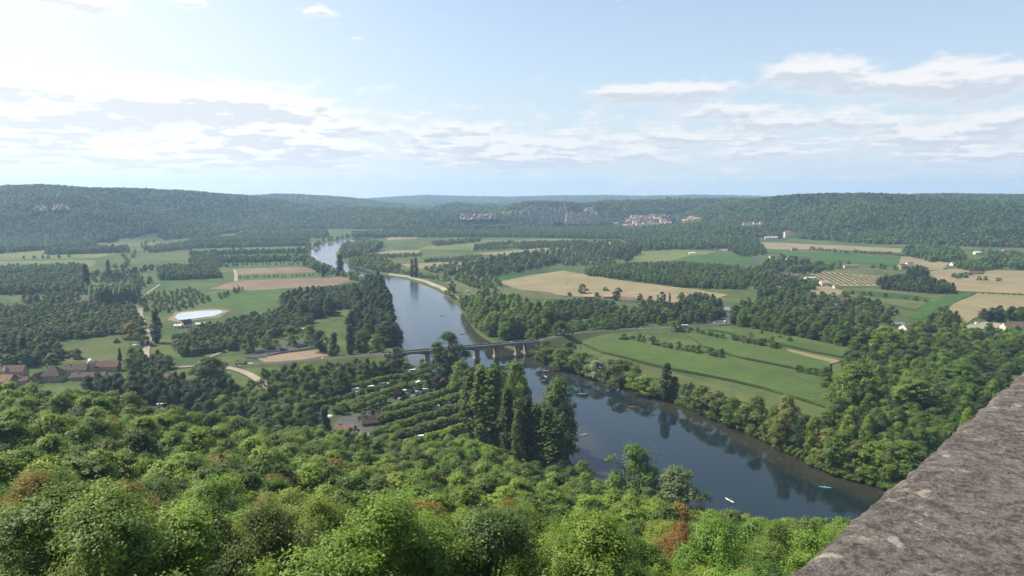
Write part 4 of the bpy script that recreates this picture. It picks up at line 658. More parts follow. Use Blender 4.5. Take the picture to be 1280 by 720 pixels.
zone([(920, 384), (1000, 368), (1080, 376), (1120, 392), (1110, 412), (1040, 405), (960, 393)], 15, 10, 4.8, ['dark', 'mid', 'mid', 'walnut', 'blue', 'dark', 'pale'], 'tree of the wooded gardens on the right side of the valley', 'wooded gardens right of the manor', 'mid', n_ind=170)
zone([(940, 356), (990, 350), (1020, 358), (1010, 368), (950, 372)], 12, 10, 4.8, ['dark', 'mid', 'deep'], 'tree near the houses left of the vineyard', 'trees left of the vineyard', 'mid')
zone([(944, 334), (975, 322), (1020, 330), (1050, 336), (1030, 342), (990, 345), (955, 344)], 18, 10, 5.2, ['dark', 'mid', 'deep'], 'tree of the dark garden wood beyond the vineyard', 'garden wood beyond the vineyard')
zone([(930, 338), (950, 338), (985, 352), (940, 354)], 12, 10, 5, ['mid', 'walnut', 'dark'], 'tree by the country road bend', 'trees by the country road bend')
zone([(1096, 352), (1130, 350), (1185, 358), (1196, 368), (1160, 367), (1100, 362)], 9.5, 11, 5, ['deep', 'dark', 'dark'], 'tree of the dark copse in the dry fields', 'dark copse in the dry fields', 'mid')
for px, py, h in ((1105, 362, 17), (1142, 361, 17), (1156, 362, 15), (1167, 363, 15)): single('conifer', px, py, h, 9, 'deep', 'spire conifer sticking out of the dark copse', 'spire conifers of the dark copse', cat='conifer', name='conifer')
for a, b, n, h in (((1012, 312), (1060, 317), 12, 8), ((1068, 316), (1127, 320), 16, 8), ((1040, 331), (1064, 331), 3, 9), ((1190, 366), (1290, 370), 14, 3), ((1062, 368), (1110, 372), 4, 7), ((1130, 374), (1160, 378), 4, 6), ((1218, 350), (1250, 352), 3, 8), ((1092, 335), (1118, 338), 4, 10)):
    for x, y, z in line_pts(a, b, n): tree('far', x, y, 0, h*random.uniform(.7, 1.2), h*.55, random.choice(['dark', 'mid', 'walnut']), 'hedge tree in the dry fields of the right valley side', 'hedge trees of the right fields', name='hedge_tree')
zone([(1128, 318), (1140, 310), (1200, 316), (1206, 328), (1160, 328)], 13, 15, 7, ['dark', 'mid', 'mid'], 'tree of the bulging wood at the foot of the right hill', 'wood at the foot of the right hill'); zone([(1190, 334), (1240, 326), (1250, 336), (1220, 342)], 12, 12, 5.5, ['dark', 'mid'], 'tree among the red-roofed houses under the right hill', 'trees among the houses under the right hill'); zone([(1136, 342), (1158, 342), (1158, 348), (1136, 348)], 11, 14, 5.6, ['dark', 'deep'], 'dark tree beside the tan house', 'dark trees beside the tan house'); zone([(1190, 345), (1212, 344), (1212, 348), (1190, 349)], 10, 6, 4, ['mid', 'olive'], 'shrubby tree in front of the red houses', 'shrubs before the red houses')
zone([(1225, 318), (1300, 322), (1340, 335), (1270, 338), (1240, 330)], 14, 13, 6, ['dark', 'mid', 'pale'], 'tree in the gardens at the far right edge', 'garden trees at the right edge')
zone([(1225, 398), (1260, 394), (1320, 390), (1330, 400), (1262, 402), (1232, 404)], 10, 11, 5, ['dark', 'deep', 'mid'], 'dark tree behind the long red-roofed barn', 'trees behind the long barn', 'midnear'); zone([(1160, 402), (1185, 398), (1200, 406), (1180, 412)], 10, 12, 5.4, ['dark', 'mid'], 'tree left of the gravel yard', 'trees left of the gravel yard', 'midnear'); zone([(1130, 410), (1160, 410), (1170, 418), (1140, 420)], 9, 9, 4.4, ['olive', 'mid'], 'garden tree in front of the white-gabled house', 'garden trees by the white-gabled house', 'midnear')
GW = 'woodland between the corn fields and the wall'
zone([(1118, 428), (1180, 418), (1290, 424), (1340, 440), (1290, 462), (1220, 476), (1150, 462), (1112, 446)], 13, 12, 6., ['mid', 'mid', 'fresh', 'dark', 'mid'], 'leafy tree of the woodland right of the corn fields', GW, 'midnear')
zone([(1058, 455), (1108, 446), (1220, 478), (1200, 500), (1150, 505), (1090, 500), (1050, 490)], 11.5, 13, 6, ['mid', 'dark', 'mid', 'fresh'], 'tree of the woodland beside the corn fields', GW, 'midnear')
zone([(1046, 520), (1100, 505), (1200, 505), (1260, 480), (1220, 560), (1160, 600), (1120, 592), (1060, 565), (1030, 545)], 10, 16, 6.2, ['mid', 'mid', 'fresh', 'dark', 'mid'], 'full green tree of the bank woodland above the wall', GW, 'big')
single('big', 1067, 520, 66, 60, 'mid', 'very large round-topped tree at the corner of the corn fields'); single('big', 1140, 532, 60, 62, 'mid', 'large full tree second along from the corn field corner'); single('big', 1200, 500, 46, 52, 'mid', 'large full tree near the top end of the wall')
for i, (a, b, n, h) in enumerate((((782, 426), (905, 450), 15, 9), ((862, 417), (966, 437), 12, 8), ((930, 428), (972, 438), 6, 10), ((1000, 467), (1032, 474), 4, 9), ((960, 420), (985, 430), 3, 6))):
    for x, y, z in line_pts(a, b, n, .3): tree('midnear', x, y, z, h*random.uniform(.65, 1.2), h*.5*random.uniform(.7, 1.2), random.choice(['mid', 'dark', 'mid', 'olive']), ('bushy hedge tree between the two largest corn fields', 'bushy hedge tree between the upper corn fields', 'bushy tree of the dense clump at the upper corn field', 'bushy tree near the corner of the corn field', 'small bush in the upper corn')[i], f'hedge trees of the corn fields, row {i+1}', name='hedge_tree')
for P, sp, h, lb in (([(440, 293), (520, 290), (640, 291), (640, 297), (480, 297), (440, 303)], 14, 12, 'belt of trees under the dark ridge'), ([(640, 287), (780, 286), (830, 292), (790, 300), (640, 297)], 15, 12, 'wooded plain before the cliff village'), ([(640, 306), (730, 303), (740, 308), (650, 312)], 14, 9, 'orchard belts of the middle plain'), ([(780, 300), (830, 297), (930, 300), (950, 304), (900, 312), (850, 312), (800, 314)], 15, 13, 'rounded trees before the low wooded rise'), ([(900, 310), (945, 304), (960, 318), (930, 322)], 15, 11, 'trees along the slope road'), ([(590, 309), (640, 304), (645, 306), (600, 312)], 14, 9, 'orchard rows of the middle plain'), ([(-60, 300), (40, 301), (170, 294), (240, 292), (250, 297), (120, 303), (0, 309), (-60, 309)], 13, 12, 'wood edge at the left hill foot'), ([(540, 305), (600, 300), (600, 303), (545, 308)], 13, 9, 'far orchard belt'), ([(530, 325), (602, 319), (603, 323), (530, 328)], 11, 4, 'young orchard rows on the river plain')):
    zone(P, sp, h, h*.5, ['mid', 'dark', 'walnut', 'mid'], lb, None, 'far', 0, stuffname='tree_belt')


GF = 'bushy trees at the foot of the slope'
zone([(270, 540), (330, 545), (395, 552), (420, 566), (470, 576), (510, 576), (600, 562), (640, 596), (700, 612), (600, 600), (430, 590), (260, 570)], 8, 8.5, 4.6, ['fresh', 'mid', 'fresh', 'pale', 'yellow'], 'bright leafy tree on the flat ground at the foot of the wooded slope', GF, 'midnear')
for x, y, z in line_pts((1037, 478), (1044, 516), 5, .2): tree('midnear', x, y, z, random.uniform(8, 13), 4.5, 'mid', 'leafy tree at the right end of the largest corn field', 'trees ending the corn fields')

for P, sp, h, pal in (([(0, 336), (104, 333), (104, 340), (0, 343)], 9, 7, ['walnut', 'mid']), ([(118, 340), (190, 352), (176, 362), (112, 352)], 14, 7, ['mid', 'walnut']), ([(270, 372), (300, 362), (305, 364), (275, 375)], 9, 5, ['mid']), ([(300, 325), (384, 323), (384, 326), (300, 329)], 9, 6, ['walnut', 'mid']), ([(240, 322), (270, 320), (276, 334), (245, 334)], 11, 7, ['mid', 'walnut']), ([(180, 312), (235, 304), (240, 312), (190, 317)], 12, 8, ['walnut', 'mid']), ([(20, 380), (60, 372), (100, 372), (90, 382)], 11, 8, ['walnut', 'mid'])):
    zone(P, sp, h, h*.55, pal, 'orchard strip among the fields of the left valley', None, 'far', 0, stuffname='orchard_rows')
for P in ([(455, 322), (530, 318), (528, 321), (455, 325)], [(604, 326), (655, 320), (655, 322), (606, 328)], [(530, 327), (600, 324), (603, 326), (532, 329)], [(650, 305), (725, 303), (725, 305), (655, 308)], [(590, 312), (690, 307), (690, 308.5), (592, 314)], [(700, 318), (760, 315), (762, 317), (702, 320)]):
    zone(P, 11, 5.5, 3.4, ['walnut', 'mid', 'mid'], 'orchard rows on the river plain', None, 'far', 0, stuffname='orchard_rows')

for a, b, k, w in (((412, 509), (500, 482.5), 10, 'between the two northern rows'), ((430, 520), (480, 505), 6, 'above the campsite yard'), ((505, 498), (545, 487), 5, 'among the white caravans near the river')):
    for x, y, z in line_pts(a, b, k, .25): tree('plane', x, y, z, random.uniform(5, 6.5), random.uniform(2.8, 3.8), random.choice(['mid', 'dark']), f'clipped plane tree standing {w} of the campsite', f'campsite plane trees {w}', cat='plane tree', name='plane_tree')
# ------------------------------------------------------------------ buildings
WALLM = dict(stone=mat('honey_stone', (.32, .255, .18), .9, .3, .6, .3), cream=mat('cream_render', (.55, .46, .35), .9, .15, .5), white=mat('white_render', (.62, .57, .49), .85, .1, .5), pink=mat('pinkish_render', (.48, .39, .31), .9, .15, .5), grey=mat('grey_wall', (.33, .31, .29), .9, .2, .5), wood=mat('brown_timber', (.14, .085, .05), .8, .3, 1.5))
ROOFM = dict(tile=mat('clay_tile', (.165, .10, .072), .9, .35, .8, .4), brown=mat('brown_tile', (.115, .070, .053), .9, .35, .8, .4), dark=mat('dark_tile', (.085, .058, .050), .9, .3, .8, .4), slate=mat('slate', (.135, .145, .165), .6, .2, .8, .2), red=mat('red_tile', (.125, .062, .050), .9, .3, .8, .4), pale=mat('pale_roof', (.45, .42, .38), .7, .2, .6), pinkt=mat('pale_pink_tile', (.38, .22, .16), .9, .3, .8, .4))
GLASS = mat('window_glass', (.03, .04, .05), .1, .1, 1., spec=.8); DOORM = mat('door_paint', (.10, .075, .055), .6, .2, 2.); FRAME = mat('white_paint', (.58, .575, .55), .6, .05, 2.)
WIN = MB(); WIN.box(-.5, .5, -.03, .03, 0, 1.3); WINME = WIN.mesh('window', [GLASS]); FR = MB()
for a in ((-.6, -.5, 0, 1.3), (.5, .6, 0, 1.3), (-.6, .6, -.1, 0), (-.6, .6, 1.3, 1.4)): FR.box(a[0], a[1], -.05, .05, a[2], a[3])
FRME = FR.mesh('frame', [FRAME])
def house(px, py, L, Wd, hw, hr, ang, wall, roof, label, group=None, storeys=1, chim=1, hip=False, name='house', cat='house', win=True, base=None, z=None):
    x, y, zz = base or place(px, py); root = empty(name, (x, y, zz-.1), label, cat, group, R(ang)); b = MB(); wm, rm = WALLM[wall], ROOFM[roof]; l, w = L/2, Wd/2
    b.box(-l, l, -w, w, -1.5, hw)
    if not hip and hr > 0: b.prism([(-w, hw), (w, hw), (0, hw+hr)], -l, l); 
    if not hip and hr > 0:      # the prism runs along y: turn it so that the ridge runs along x
        for i in range(8, len(b.v)): vx, vy, vz = b.v[i]; b.v[i] = (vy, vx, vz)
    b.obj('wall', wm, root)
    r = MB(); o = .35; t = .22
    if hip:
        rl = max(0, l-w); V = [(-l-o, -w-o, hw), (l+o, -w-o, hw), (l+o, w+o, hw), (-l-o, w+o, hw), (-rl, 0, hw+hr), (rl, 0, hw+hr)]; r.add(V, [(0, 1, 5, 4), (1, 2, 5), (2, 3, 4, 5), (3, 0, 4), (3, 2, 1, 0)])
    else:
        k = hr/w
        for s in (-1, 1):
            V = [(-l-o, s*(w+o), hw-o*k+.02), (l+o, s*(w+o), hw-o*k+.02), (l+o, 0, hw+hr+.02), (-l-o, 0, hw+hr+.02)]; V += [(a, b_, c+t) for a, b_, c in V]
            r.add(V, [(0, 1, 2, 3), (4, 5, 6, 7), (0, 1, 5, 4), (1, 2, 6, 5), (2, 3, 7, 6), (3, 0, 4, 7)])
    ro = r.obj('roof', rm, root)
    for c in range(chim):
        cb = MB(); cx = (-l*.6, l*.55)[c % 2]; cb.box(cx-.35, cx+.35, -.6, .1, hw+hr*.45, hw+hr+.9); cb.box(cx-.42, cx+.42, -.67, .17, hw+hr+.9, hw+hr+1.05); cb.obj('chimney', wm, ro)
    if win:
        near = y < 1000; nw = max(2, int(L/3.2))
        for st in range(storeys):
            for side in (-1, 1):
                for i in range(nw):
                    if st == 0 and i == nw//2 and side == -1: continue
                    xx = -l+L*(i+.5)/nw; wo = bpy.data.objects.new('window', WINME); wo.location = (xx, side*(w+.02), .95+st*2.8); link(wo, root)
                    if near: fo = bpy.data.objects.new('frame', FRME); link(fo, wo)
            if near or L > 9:
                for side in (-1, 1): wo = bpy.data.objects.new('window', WINME); wo.location = (side*(l+.02), 0, .95+st*2.8); wo.rotation_euler = (0, 0, math.pi/2); link(wo, root)
        d = MB(); d.box(-.5, .5, -w-.05, -w+.02, 0, 2.1); do = d.obj('door', DOORM, root); do.location = (-l+L*(nw//2+.5)/nw, 0, 0)
    return root
HOUSES = [
 # hamlet at the left edge
 (14, 473, 24, 9, 6.5, 4.5, 3, 'stone', 'brown', 'long stone house with a brown roof and a round-capped turret at the left edge', 2), (29, 481, 8, 7, 4, 2.5, 20, 'stone', 'brown', 'small stone house below the turret house', 1), (50, 478, 9, 7, 4, 4., 70, 'stone', 'brown', 'steep-gabled stone house between the turret house and the pyramid roof', 1), (68, 476, 15, 13, 5.5, 7.5, 5, 'stone', 'dark', 'stone house under the large dark pyramid roof', 2, 'hip'), (97, 468, 17, 9, 4.5, 4, 8, 'grey', 'dark', 'grey-walled barn with a dark roof in the hamlet', 1), (131, 464, 24, 9, 4.5, 4.2, 6, 'stone', 'red', 'long low house with a dull red roof in the hamlet', 1), (112, 475, 26, 7, 3.2, 3, 7, 'stone', 'brown', 'low tiled outbuilding in front of the long red roof', 1), (6, 484, 10, 8, 4, 3, 0, 'stone', 'tile', 'tiled stone house lowest at the left edge', 1),
 (218, 478, 14, 8, 5, 3, -4, 'stone', 'brown', 'tan stone house with a brown roof among the dark trees', 1), (301, 457, 8, 5, 2.6, 1.8, 0, 'wood', 'dark', 'small brown hut beside the road junction', 1), (233, 409, 11, 8, 4, 4.5, 60, 'white', 'dark', 'dark-roofed barn beside the pond', 1), (223, 410, 8, 6, 3, 1.5, 10, 'white', 'pale', 'small white shed left of the dark pond barn', 1), (251, 408, 10, 6, 3, 1.2, 5, 'white', 'pale', 'white shed right of the dark pond barn', 1), (111, 379, 16, 8, 4, 2.6, 5, 'stone', 'red', 'red-roofed farm among the left walnut orchards', 1), (90, 379, 12, 8, 4, 3, 30, 'stone', 'brown', 'brown-roofed farmhouse left of the red-roofed farm', 1), (68, 362, 18, 7, 3, .8, 0, 'white', 'pale', 'pale shed roof in the left orchards', 1), (50, 312, 16, 8, 4, 3, 0, 'stone', 'brown', 'farmhouse at the foot of the left hill', 1), (375, 415, 10, 7, 3.5, 1.5, 30, 'white', 'pale', 'white building by the trees left of the river', 1),
 (492, 450, 12, 8, 3.5, 1.2, -15, 'grey', 'pale', 'low canoe hut with a pale roof at the left end of the bridge', 1), (465, 422, 16, 9, 3, 1.2, -5, 'grey', 'slate', 'low slate-roofed house in the bank trees above the bridge', 1),
 # campsite
 (432, 540, 12, 8, 2.6, 2.2, -12, 'stone', 'brown', 'reddish-brown roofed reception of the campsite', 1), (463, 532, 12, 8, 2.8, 3.8, 24, 'wood', 'dark', 'steep dark brown-roofed hall of the campsite', 1), (452, 549, 10, 7, 2.6, 1.4, -10, 'grey', 'slate', 'grey flat-roofed annex beside the reception', 1), (478, 524, 9, 6, 2.6, 2.4, 24, 'wood', 'brown', 'small brown annex behind the campsite hall', 1),
 # farm and houses right of the river
 (736, 373, 16, 8, 3.2, 3, -4, 'stone', 'pinkt', 'pink-roofed left wing of the long farm', 1), (761, 373, 15, 8, 3.2, 3, -4, 'stone', 'pinkt', 'pink-roofed middle barn of the long farm', 1), (785, 378, 19, 9, 4.2, 3.4, -14, 'cream', 'tile', 'cream-walled right barn of the long farm', 1), (909, 393, 12, 9, 6.2, 4, -25, 'cream', 'slate', 'tall cream manor house with a slate roof', 2, 'hip'), (890, 377, 9, 8, 4.8, 4.2, 60, 'white', 'brown', 'white-gabled house above the manor', 1), (926, 403, 9, 7, 3, 2, 5, 'grey', 'slate', 'grey low house right of the manor parking', 1),
 (550, 339, 13, 9, 5, 3.5, 10, 'pink', 'tile', 'pink house by the far shore', 1), (573, 338, 9, 8, 4, 3, -30, 'white', 'brown', 'small white house among the shore trees', 1), (617, 340, 15, 10, 5, 4, 35, 'pink', 'tile', 'pink house at the corner of the dark green field', 1), (641, 337, 16, 9, 4, 4, -10, 'stone', 'brown', 'stone house right of the pink corner house', 1), (600, 344, 12, 8, 4, 3, 10, 'stone', 'tile', 'tiled house behind the far campsite trees', 1), (717, 319, 14, 9, 4, 3, 0, 'pink', 'tile', 'pink house in the middle valley gardens', 1), (735, 331, 15, 9, 5, 3, -10, 'white', 'tile', 'white house with a tiled roof above the dry field', 1), (757, 326, 16, 10, 4, 3.5, 8, 'pink', 'tile', 'rose-walled house by the pale field', 1), (742, 324, 9, 7, 4, 2, 0, 'white', 'slate', 'white and slate house between the rose and the white one', 1), (708, 326, 11, 8, 4, 3, 20, 'stone', 'brown', 'brown-roofed house in the middle gardens', 1), (765, 307, 18, 12, 7, 4, 20, 'pink', 'tile', 'tall pink house below the cliff village', 2), (757, 311, 12, 9, 4, 3, 0, 'stone', 'tile', 'low tiled house beside the tall pink one', 1), (814, 300, 18, 10, 5, 4, 0, 'pink', 'tile', 'pink farm at the foot of the low wooded rise', 1), (804, 302, 12, 9, 5, 3, 20, 'stone', 'brown', 'stone farm left of the pink farm', 1), (640, 305, 22, 9, 3, 1, 0, 'white', 'pale', 'white greenhouse in the far river plain', 0), (865, 318, 16, 8, 3, 2, 0, 'white', 'pale', 'white shed at the edge of the green crop', 1),
 # right valley side
 (985, 297, 26, 15, 19, 5, 0, 'cream', 'brown', 'square cream chateau tower house on the terrace', 3, 'hip'), (964, 299, 42, 10, 6, 2, -5, 'cream', 'pale', 'long low cream wing left of the chateau', 1), (992, 313, 16, 9, 5, 3, 10, 'stone', 'tile', 'tiled house under the chateau terrace', 1), (966, 323, 16, 9, 4, 3, 0, 'white', 'brown', 'white house among trees below the chateau', 1), (986, 326, 14, 9, 4, 3, 10, 'pink', 'tile', 'pink house left of the bright crop', 1), (1063, 335, 26, 9, 4, 3, -4, 'pink', 'tile', 'long pink farmhouse below the bright crop', 1), (1128, 336, 18, 12, 6, 4, 20, 'stone', 'brown', 'tan stone farm by the dark trees', 2), (1137, 332, 14, 9, 5, 3, 0, 'white', 'tile', 'white house behind the tan stone farm', 1), (1193, 332, 16, 10, 4, 4, 10, 'white', 'tile', 'white-walled left house of the pair under the right hill', 1), (1210, 332, 16, 10, 5, 3, -8, 'pink', 'tile', 'pink right house of the pair under the right hill', 1), (1219, 343, 25, 9, 3, 3, -4, 'stone', 'red', 'dull red low barn in the dry field', 1), (1249, 333, 12, 9, 6, 4, 0, 'pink', 'tile', 'red-tiled narrow house at the right wood edge', 2), (1224, 318, 26, 11, 5, 3, 0, 'white', 'pale', 'pale long house in the woods under the right hill', 1), (1193, 313, 18, 10, 5, 4, 0, 'stone', 'red', 'red-roofed house inside the bulging wood', 1), (1258, 315, 20, 10, 4, 4, 0, 'stone', 'tile', 'tiled house highest on the right', 1),
 (1030, 357, 16, 10, 5, 3.5, 15, 'white', 'pinkt', 'white and pink house at the lower corner of the vineyard', 2), (1045, 361, 9, 7, 4, 3, 10, 'cream', 'tile', 'small cream house right of the vineyard corner house', 1), (974, 363, 12, 9, 4, 3, 30, 'stone', 'pinkt', 'pink-roofed house in the trees left of the vineyard', 1), (980, 346, 15, 9, 4, 3, 0, 'stone', 'brown', 'brown house above the garden wood', 1), (993, 347, 15, 9, 4, 3, 10, 'stone', 'tile', 'red-brown house above the vineyard shed', 1), (1012, 349, 17, 7, 3, .8, 0, 'white', 'pale', 'long white shed beside the vineyard', 1), (1044, 387, 11, 8, 4, 3.5, 40, 'pink', 'pinkt', 'pink-roofed house in the wooded gardens', 1), (1009, 391, 14, 8, 4, 3, 0, 'stone', 'brown', 'brown-roofed house hidden in the wooded gardens', 1), (1057, 378, 12, 8, 4, 3, 10, 'stone', 'red', 'red-roofed house at the edge of the rough meadow', 1), (1132, 412, 12, 9, 3.6, 3, 30, 'white', 'slate', 'white-gabled house with a grey roof by the bright strip', 1), (1122, 408, 11, 7, 3, 2, 0, 'grey', 'slate', 'grey garage left of the white-gabled house', 1), (1268, 413, 26, 11, 4.5, 4, -2, 'cream', 'brown', 'long red-brown roofed barn with a cream gable at the right edge', 1),
]
for h in HOUSES: house(*h[:10], storeys=max(1, h[10]), hip=len(h) > 11, chim=1 if h[10] else 0, name='greenhouse' if h[10] == 0 else 'barn' if 'barn' in h[9] and 'beside the' not in h[9] else 'shed' if 'shed' in h[9] or 'hut' in h[9] else 'house', cat='greenhouse' if h[10] == 0 else 'barn' if 'barn' in h[9] and 'beside the' not in h[9] else 'shed' if 'shed' in h[9] or 'hut' in h[9] else 'house')
x, y, z = place(9, 478); t = empty('turret', (x, y, z), 'round stone turret with a dark conical cap against the brown-roofed house', 'turret'); b = MB(); b.tube([(0, 0, -1), (0, 0, 10)], [2.3, 2.2], 14); b.obj('wall', WALLM['stone'], t); b = MB(); b.tube([(0, 0, 10), (0, 0, 13.5)], [2.7, .05], 14); b.obj('roof', ROOFM['slate'], t)
x, y, z = place(114, 466); t = empty('water_tank', (x, y, z), 'small pale tower carrying a shiny metal dome among the hamlet roofs', 'tower'); b = MB(); b.box(-2.6, 2.6, -2.2, 2.2, -1, 9); b.obj('wall', WALLM['pink'], t); b = MB(); b.tube([(0, 0, 9), (0, 0, 10.2), (0, 0, 11.6), (0, 0, 12.2)], [2.2, 2.3, 1.6, .2], 14); b.obj('dome', mat('shiny_metal', (.75, .77, .80), .3, .1, 1., metal=.6), t, smooth=True)
# the village under its cliff
VG = 'houses of the cliff village'
vr = random.Random(5); rows = [(x, 281.5+vr.uniform(-2, 2)) for x in np.linspace(771, 838, 19)]+[(x, 276.5+vr.uniform(-2, 1.5)) for x in np.linspace(786, 832, 13)]+[(x, 272+vr.uniform(-1, 1)) for x in np.linspace(792, 826, 7)]+[(856, 278), (862, 276), (866, 274.5), (868, 277), (932, 282.5), (938, 281), (944, 281.5), (949, 282.5), (953, 281), (940, 283.5), (872, 276)]
for i, (px, py) in enumerate(rows):
    right = px > 850; D = 3170 if not right else 2700; D -= (py-276)*9; x, y = S(px)*D, D; z = CAM_H-(py-243)/914*D
    base = float(H(np.array([x]), np.array([y]), False)[0]); hh = vr.uniform(6, 11)
    house(0, 0, vr.uniform(11, 20), vr.uniform(9, 11), hh, vr.uniform(3, 5), vr.uniform(-30, 30), vr.choice(['cream', 'stone', 'pink', 'cream', 'white']), vr.choice(['brown', 'tile', 'slate', 'pinkt']), ('stone house in the hamlet on the low wooded rise' if px > 900 else 'stone house on the slope right of the cliff village') if right else 'stone house stacked up the slope of the cliff village', 'houses on the low wooded rise' if px > 900 else VG, 2, 0, name='house', base=(x, y, max(base, z-hh*.0)), win=True)

# ------------------------------------------------------------------ bridge
def bridge():
    a, b_ = Vector(at(*DECK[0])), Vector(at(*DECK[-1])); L = (b_-a).length; d = (b_-a)/L; root = empty('road_bridge', (a.x, a.y, 0), 'long grey road bridge on stone piers across the river', 'bridge', rz=math.atan2(d.y, d.x)); zt = 10.0
    con = mat('bridge_concrete', (.17, .16, .145), .9, .3, .3, .3); st = mat('bridge_stone', (.23, .195, .15), .95, .35, .5, .4)
    m = MB(); m.box(-14, L+14, -4.6, 4.6, zt-.9, zt); m.obj('deck', con, root)
    for s in (-1, 1):
        m = MB(); y0 = 4.35*s
        m.box(-14, L+14, y0-.18, y0+.18, zt+.002, zt+1.02); m.box(-14, L+14, y0-.28, y0+.28, zt+1.02, zt+1.16)
        m.obj('parapet', con, root)
    m = MB(); m.box(-14, L+14, -3.4, 3.4, zt+.004, zt+.03); m.obj('carriageway', FM['asphalt'], root)
    ps = []
    for px, zz in ((531, 0), (594.5, 0), (620, 0), (647, 0)):
        s = S(px); # where the sight line over that pixel crosses the bridge line
        t = (s*a.y*1.0-a.x)/(d.x-s*d.y); ps.append(t)
    ps = [p*1.0 for p in ps]
    for p in ps:
        m = MB(); m.prism([(p-1.7, -4.2), (p+1.7, -4.2), (p+1.4, zt-1.6), (p-1.4, zt-1.6)], -4.0, 4.0); m.prism([(p-2.3, zt-1.6), (p+2.3, zt-1.6), (p+2.9, zt-.9), (p-2.9, zt-.9)], -4.3, 4.3); m.box(p-2.6, p+2.6, -5.2, 5.2, -4.2, -.8, taper=.3); m.obj('pier', st, root)
    e = [0]+ps+[L]
    for i in range(len(e)-1):     # shallow haunched girders between the piers
        x0, x1 = e[i]+1.8, e[i+1]-1.8; n = 14; top = [(x0+(x1-x0)*k/n, zt-.9) for k in range(n, -1, -1)]; bot = [(x0+(x1-x0)*k/n, zt-1.15-2.2*(abs(2*k/n-1)**2.2)) for k in range(n+1)]
        m = MB()
        for yy in (-3.6, 2.8): m.prism(bot+top, yy, yy+.8)
        m.obj('girder', con, root)
    for s in (0, L):
        m = MB(); m.box(s-9 if s == 0 else s-3, s+3 if s == 0 else s+9, -4.9, 4.9, -3, zt-.91); m.obj('abutment', st, root)
bridge()

# ------------------------------------------------------------------ vehicles, tents
PAINT = tint_mat('car_paint', .3, .5, .6); TYRE = mat('tyre_rubber', (.02, .02, .02), .9, .1, 3.); CHROME = mat('lamp_glass', (.7, .7, .68), .2, .05, 3.); TENT = tint_mat('tent_cloth', .9, .1, 0.)
def wheel_me(r=.33):
    b = MB(); b.tube([(0, -.11, 0), (0, .11, 0)], [r, r], 14); return b.mesh('wheel', [TYRE], True)
WHEEL = wheel_me()
def car_meshes(van=False):
    b = MB(); L = 2.1 if not van else 2.6
    prof = [(-L, .30), (L, .30), (L+.02, .62), (L-.10, .80), (L-1.15, .92), (-L+.25, .95), (-L, .80)] if not van else [(-L, .32), (L, .32), (L, .85), (L-.35, 1.1), (L-1.0, 1.95), (L-1.3, 2.1), (-L, 2.1)]
    b.prism(prof, -.86, .86); body = b.mesh('body', [PAINT])
    g = MB()
    if not van:
        V = []
        for z, x0, x1, w in ((.90, -1.85, 1.05, .82), (1.38, -1.35, .30, .66)): V += [(x0, -w, z), (x1, -w, z), (x1, w, z), (x0, w, z)]
        g.add(V, [(0, 1, 5, 4), (1, 2, 6, 5), (2, 3, 7, 6), (3, 0, 4, 7), (4, 5, 6, 7)]); r = MB(); r.box(-1.38, .34, -.68, .68, 1.385, 1.44, taper=.03); roof = r.mesh('roof', [PAINT])
    else:
        g.box(L-.98, L-.42, -.88, .88, 1.22, 1.85); r = MB(); r.box(-L+.1, L-1.3, -.8, .8, 2.103, 2.2, taper=.05); roof = r.mesh('roof', [PAINT])
    h = MB(); h.box(L-.02, L+.05, -.75, -.45, .60, .74); h2 = MB(); h2.box(L-.02, L+.05, .45, .75, .60, .74)
    return body, g.mesh('glass', [GLASS]), roof, h.mesh('headlight', [CHROME]), h2.mesh('headlight', [CHROME]), L
CARM, VANM = car_meshes(), car_meshes(True)
CC = dict(white=(.8, .8, .78), silver=(.5, .52, .54), black=(.03, .03, .035), dark=(.07, .075, .085), red=(.4, .04, .03), blue=(.06, .14, .32), grey=(.22, .23, .24), cyan=(.25, .45, .55))
def car(px, py, ang, col, label, van=False, z=0., group=None):
    x, y, zz = at(px, py, z); zz = z+(.6 if z < .1 else .5); ms = VANM if van else CARM
    root = empty('van' if van else 'car', (x, y, zz-.32 if z else .45), label, 'van' if van else 'car', group, R(ang)); c = (*CC[col], 1)
    for nm, me in zip(('body', 'window', 'roof', 'headlight', 'headlight'), ms[:5]): o = bpy.data.objects.new(nm, me); link(o, root); o.color = c
    for sx_ in (-1, 1):
        for sy_ in (-1, 1): o = bpy.data.objects.new('wheel', WHEEL); o.location = (sx_*ms[5]*.62, sy_*.80, .33); link(o, root)
    return root
GCAR = 'cars and vans in the valley'
